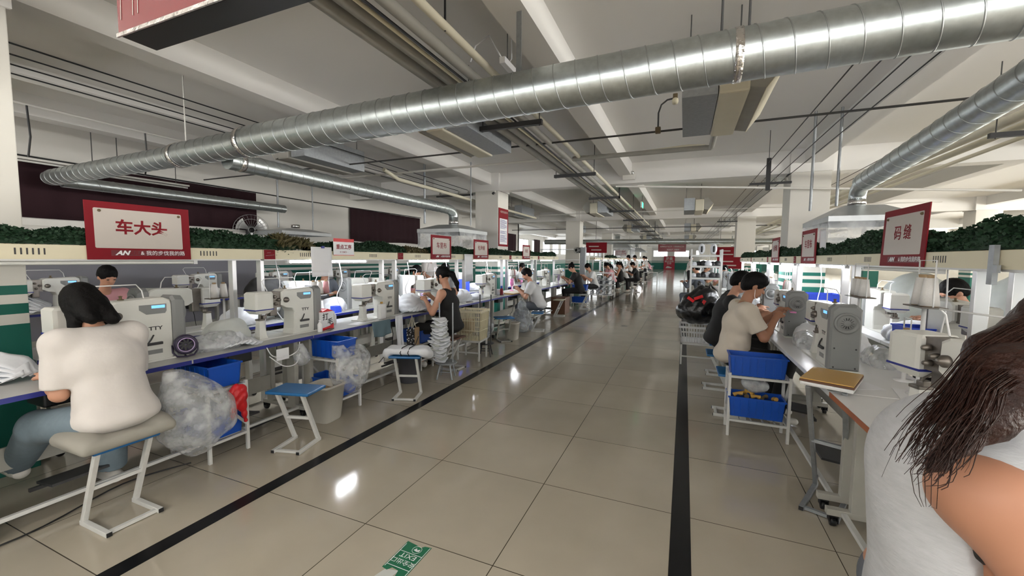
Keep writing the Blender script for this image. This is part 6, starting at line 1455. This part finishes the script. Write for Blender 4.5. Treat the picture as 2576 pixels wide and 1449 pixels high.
# ================================================================ shelf rack and far section
def rack(label, loc, W, D, zs, H, mtl='legwhite'):
    t = thing('shelf_rack', label, 'shelf rack', loc)
    for x in (-W/2, W/2):
        for y in (-D/2, D/2): MB().box(x-.018, y-.018, 0, x+.018, y+.018, H).obj('upright', mtl, t)
    for z in zs:
        m = MB(); m.box(-W/2, -D/2-.01, z-.04, W/2, -D/2+.015, z); m.box(-W/2, D/2-.015, z-.04, W/2, D/2+.01, z); m.box(-W/2, -D/2, z-.012, W/2, D/2, z-.004); m.obj('shelf', mtl, t)
    return t
rack('open white steel rack with black goods right of the aisle', (.72, 11.0, 0), 1.05, .5, (.75, 1.05, 1.32, 1.60), 1.72) if False else None
rk = rack('open white steel shelf rack at the right aisle edge behind the black bag', (.44, 10.1, 0), .60, .42, (.62, 1.12, 1.38, 1.62), 1.74)
rng = random.Random(4)
for z, n in ((1.122, 6), (1.382, 6)):
    for k in range(n):
        s = rng.uniform(.05, .075); m = MB(); m.lathe([(0,0),(s,0),(s*1.1,s*.6),(s*.7,s*1.5),(0,s*1.7)], 12); o = m.obj('black_last', 'dark' if k % 3 else 'cloth'); o.location = (.20+.095*k, 10.1+rng.uniform(-.08,.08), z)
        tag(o, ('dark' if k % 3 else 'white')+' shoe last on the %s shelf of the rack, %s from the aisle' % ('middle' if z < 1.3 else 'upper', ORD[k]), 'shoe last', 'lasts on the rack shelves')
for k, x in enumerate((.34, .58)):
    s = SDF((-.12,-.12,0), (.12,.12,.3), .01); s.ell((0,0,.13), (.07,.05,.12), k=.02); s.ell((0,-.05,.14), (.03,.02,.07), op='sub'); o = s.obj('shoe_upper', 'cloth' if k == 0 else 'cloth'); o.location = (x, 10.05, 1.622); m = MB(); m.box(-.018,-.052,.06,.018,-.035,.19,bev=.01); m.obj('dark_opening', 'black', o)
    tag(o, 'white and black shoe upper on top of the rack, %s one' % ('left','right')[k], 'shoe upper')
# trolley with shoes
t = thing('shoe_trolley', 'steel trolley full of white and black shoe uppers at the end of the left row', 'trolley', (-2.95, 15.9, 0))
for x in (-.46, .46):
    for y in (-.26, .26): MB().box(x-.014, y-.014, .12, x+.014, y+.014, 1.0).obj('upright', 'alu', t)
for z in (.14, .52, .98):
    m = MB(); m.box(-.46,-.27,z-.02,.46,-.25,z+.01); m.box(-.46,.25,z-.02,.46,.27,z+.01); m.box(-.46,-.26,z-.012,.46,.26,z-.004); m.obj('shelf', 'alu', t)
for x in (-.42, .42):
    for y in (-.24, .24): caster(t, x, y).scale = (1,1,1)
for x in (-.42, .42):
    for y in (-.24, .24): MB().box(x-.01, y-.01, .06, x+.01, y+.01, .13).obj('caster_stem', 'dark', t)
s = SDF((-.09,-.14,-.01), (.09,.14,.17), .008); s.ell((0,.02,.05), (.05,.12,.05), k=.02); s.ell((0,-.06,.09), (.042,.05,.07), k=.02); s.ell((0,-.05,.15), (.022,.03,.05), op='sub'); s.plane((0,0,.0), (0,0,-1)); me_u = s.mesh('shoe_upper')
m = MB(); m.box(-.012,.02,.098,.012,.10,.106); m.box(-.052,-.02,.06,.052,-.012,.085); me_t = m.mesh('dark_mark')
me_u.materials.append(M['cloth']); me_t.materials.append(M['black'])
k = 0
for z in (.150, .325, .53, .70):
    for i in range(4):
        for j in range(2):
            o = bpy.data.objects.new('shoe_upper', me_u); COL.objects.link(o); o.location = (-2.95-.33+.22*i, 15.9-.12+.24*j, z); o.rotation_euler = (0,0,PI+.2*math.sin(k)); k += 1
            d = bpy.data.objects.new('dark_mark', me_t); COL.objects.link(d); d.parent = o
            tag(o, 'white shoe upper with dark mark standing in the steel trolley', 'shoe upper', 'shoe uppers in the steel trolley')
for z in (.322, .697): MB().box(-.45,-.25,z-.006,.45,.25,z).obj('divider', 'white', t)
# shelf frame around the third pillar
t = thing('display_rack', 'tall grey shelf frame with glass bottles beside the second left pillar', 'shelf rack', (-3.7, 15.6, 0))
MB().box(.0,-.12,0,.20,.12,1.95).obj('perforated_post', 'galvdull', t); m = MB(); m.box(-1.6,-.15,1.85,0,.15,1.88); m.box(-1.6,-.15,1.45,0,.15,1.48); m.obj('shelf', 'alu', t); MB().box(-1.6,-.02,0,-1.57,.02,1.88).obj('upright', 'alu', t)
wall_fan('black clip fan hanging at the top of the grey shelf frame', (-3.75, 15.25, 1.83), -PI/2, .12)

# far work rows: tables, rails, machines and people beyond the gap
for i in range(6):
    y = 19.2+MOD*i
    if i % 1 == 0:
        dup(on, (-3.90, y, ZR), 0, 'lamp rail panel of the rear left row, %s after the trolley' % ORD[i])
        dup(protoL, (-3.54, y+MOD/2, 0), 0, 'work table of the rear left row, %s after the trolley' % ORD[i])
for i in range(8):
    y = 33.6+MOD*i
    dup(on, (-3.90, y, ZR), 0, 'lamp rail panel of the farthest left row, %s along' % ORD[i])
    dup(protoL, (-3.54, y+MOD/2, 0), 0, 'work table of the farthest left row, %s along' % ORD[i])
for i in range(6):
    y = 19.4+MOD*(i+1)
    dup(on2, (1.45, y, ZR), PI, 'lamp rail panel of the rear right row, %s after the shelf rack' % ORD[i])
    dup(protoR2, (1.10, y-MOD/2, 0), PI, 'white work table of the rear right row, %s after the shelf rack' % ORD[i])
for i in range(6):
    y = 34+MOD*(i+1); dup(on2, (1.45, y, ZR), PI, 'lamp rail panel of the farthest right row, %s along' % ORD[i])
    dup(protoR2, (1.10, y-MOD/2, 0), PI, 'white work table of the farthest right row, %s along' % ORD[i])
for i, y in enumerate((19.9, 21.4, 23.0, 24.6, 26.4, 28.3, 30.2)): put(-3.50, y, 0, 'small distant machine of the rear left row, %s along' % ORD[i])
for i, y in enumerate((20.3, 22.2, 24.3, 26.4, 28.6)): put(1.06, y, PI, 'small distant machine of the rear right row, %s along' % ORD[i])
hedge('artificial_hedge', -4.01, 23.2, 26.1, zt, .16, 'dark hedge on the rear left rail past the trolley', 2500, size=.05)
def pdup(src, x, y, rz, lb, sc_=1.0): return dup(src, (x, y, 0), rz, lb, scale=sc_)
pdup(p13, -2.95, 18.3, PI/2, 'seated person in pink beyond the steel trolley', 1)
pdup(p13, -2.75, 17.6, PI/2+.2, 'person with long dark hair in white behind the trolley, first of the group')
pdup(p3, -2.62, 18.9, PI/2, 'second of the distant seated group, dark top')
pdup(p8, -2.55, 20.2, PI/2, 'third of the distant seated group, pale top')
pS = pdup(p14, -2.55, 21.6, PI/2, 'standing person in white shirt among the distant group')
pdup(p14, -2.35, 22.6, PI/2+.4, 'standing person behind the white shirt, farther of two')
pdup(p6, -1.98, 19.4, PI/2+.1, 'distant person in black seated on a white stool at the group end')
z_stool('white stool under the distant person in black', (-1.98, 19.4, 0), PI/2, h=.42, seat='legwhite')
pdup(p14, -2.35, 28.0, PI/2+.2, 'distant man in pale grey-green shirt standing with a cart')
pdup(p8, -2.6, 32.0, PI/2, 'tiny seated person in white near the far left lights')
pdup(p14, -2.9, 36.0, PI/2, 'tiny standing person before the far red poster, left side')
pdup(p13, -2.9, 40.0, PI/2, 'tiny seated person at the far end of the left row')
pdup(p14, .22, 24.5, -PI/2, 'distant person in white standing at the right aisle edge')
pdup(p12, .40, 11.5, PI/2-.6, 'dark haired person seated behind the shelf rack shelves')
pdup(p13, 1.1, 13.8, PI, 'person facing the camera behind the men in black')
pdup(p6, .5, 15.0, -PI/2, 'person in dark clothes behind the lower rack shelf')
low_stand('distant steel cart beside the man in pale grey-green', (-1.95, 27.2, 0), 0, .8, .5, .7)
# hanging banner and far poster
t = thing('hanging_banner', 'distant red banner with two lines of white characters', 'banner', (-1.05, 38, 2.18))
MB().box(-1.12,-.01,0,1.12,.01,.66).obj('banner_cloth', 'bannerred', t)
text('品质是生产出来的  不是检验出来的', .20*.62, FACEMY @ T(0,.44,.011), 'signwhite', t, bold=.002); text('安全生产  质量第一', .13, FACEMY @ T(.15,.17,.011), 'signwhite', t, bold=.002)
for x in (-.9, .9): m = MB(); m.tube([(x,0,.66),(x,0,ZS-2.18)], .01, 6); m.obj('hanging_rod', 'rod', t)
t = thing('poster', 'tall red poster leaning at the far end of the aisle', 'poster', (-2.15, YMAX-.12, 0)); MB().box(-.78,-.03,0,.78,.03,2.0).obj('poster_board', 'redposter', t) if 'redposter' in M else None
M['redposter'] = mat('poster_red', (.36,.02,.04), .5)
MB().box(-.78,-.03,0,.78,.03,2.0).obj('poster_board', 'redposter', t)
text('质量', .5, FACEMY @ T(0,1.62,.032), 'signwhite', t, bold=.01); text('是企业的\n生命', .32, FACEMY @ T(0,1.05,.032), 'signwhite', t, bold=.006); m = MB(); m.prism([(-.5,.2),(.3,.2),(.4,.3),(-.1,.5),(-.3,.5)], -.034, -.031, 'y'); m.obj('shoe_picture', 'clothgrey', t)
# red signs in the distance
for i, (x, y, z, lb) in enumerate(((-3.3, 16.6, 1.75, 'red framed board behind the grey shelf frame'), (-4.5, 32, 1.75, 'small distant red board over the far left lights'), (1.6, 18.8, 1.62, 'red board with white marks behind the shelf rack on the right'), (1.5, 16.6, 1.2, 'lower red board behind the rack top shelf'))):
    t = thing('notice_board', lb, 'board', (x, y, z)); MB().box(-.42,-.01,0,.42,.01,.42).obj('board', 'red', t); m = MB(); m.box(-.2,-.014,.10,.2,-.010,.14); m.box(-.3,-.014,.24,.1,-.010,.28); m.obj('board_mark', 'signwhite', t)
    m = MB(); m.tube([(-.3,0,0),(-.3,0,-z)], .012, 6); m.tube([(.3,0,0),(.3,0,-z)], .012, 6); m.obj('board_post', 'alu', t)
# things beyond the right rail
t = thing('locker', 'cream slatted locker beyond the far right tables', 'locker', (4.05, 5.55, 0), -.35); MB().box(-.34,-.2,0,.34,.2,1.42).obj('locker_body', 'basket', t)
m = MB()
for dx in (-.18, .16):
    for k in range(9):
        for r in range(3): m.box(dx-.11+.026*k, -.206, .35+.33*r, dx-.098+.026*k, -.200, .62+.33*r)
m.obj('door_grille', 'dark', t); MB().box(-.36,-.22,1.42,.36,.22,1.45).obj('cabinet_top', 'basket', t)
s = SDF((-.55,-.5,0), (.55,.5,1.55), .02); s.ell((0,0,.9), (.40,.35,.52), k=.1); s.ell((-.1,0,.45), (.38,.33,.4), k=.1); s.wrinkle(.03, (16,14,18), 22); s.plane((0,0,.01), (0,0,-1)); o = s.obj('rubbish_sack', 'sack') if 'sack' in M else None
M['sack'] = mat('grey_sack', (.34,.36,.34), .45, var=.12, bump=.6, bscale=8)
for i, (x, y, sc_) in enumerate(((3.25, 5.75, 1.0), (2.9, 7.2, .95))):
    if i == 0: o = s.obj('plastic_sack', 'sack')
    else: o = o.copy(); COL.objects.link(o)
    o.location = (x, y, 0); o.scale = (sc_,)*3; tag(o, 'huge full grey plastic sack beyond the right rail, %s' % ('nearer one right of the cones', 'farther one behind the bowing man')[i], 'sack')
MB().box(3.7, 4.0, 0, 5.2, 4.7, .74).obj('cabinet', 'panelwhite'); tag(bpy.data.objects['cabinet'], 'white side counter at the outer right with a sewing machine on it', 'counter')
hedge('artificial_hedge', 4.6, 2.5, 9.5, 1.55, .3, 'dark hanging plant mass far right above the window strip', 4000, 'leaf', wx=.4, size=.05)
MB().box(4.45, 2.4, 1.44, 4.75, 9.6, 1.55).obj('plant_shelf', 'cream'); tag(bpy.data.objects['plant_shelf'], 'cream rail carrying the dark plants at far right', 'rail')
for y in (2.6, 6.0, 9.4): MB().box(4.58, y-.02, 0, 4.62, y+.02, 1.44).obj('shelf_post', 'alu', bpy.data.objects['plant_shelf'])
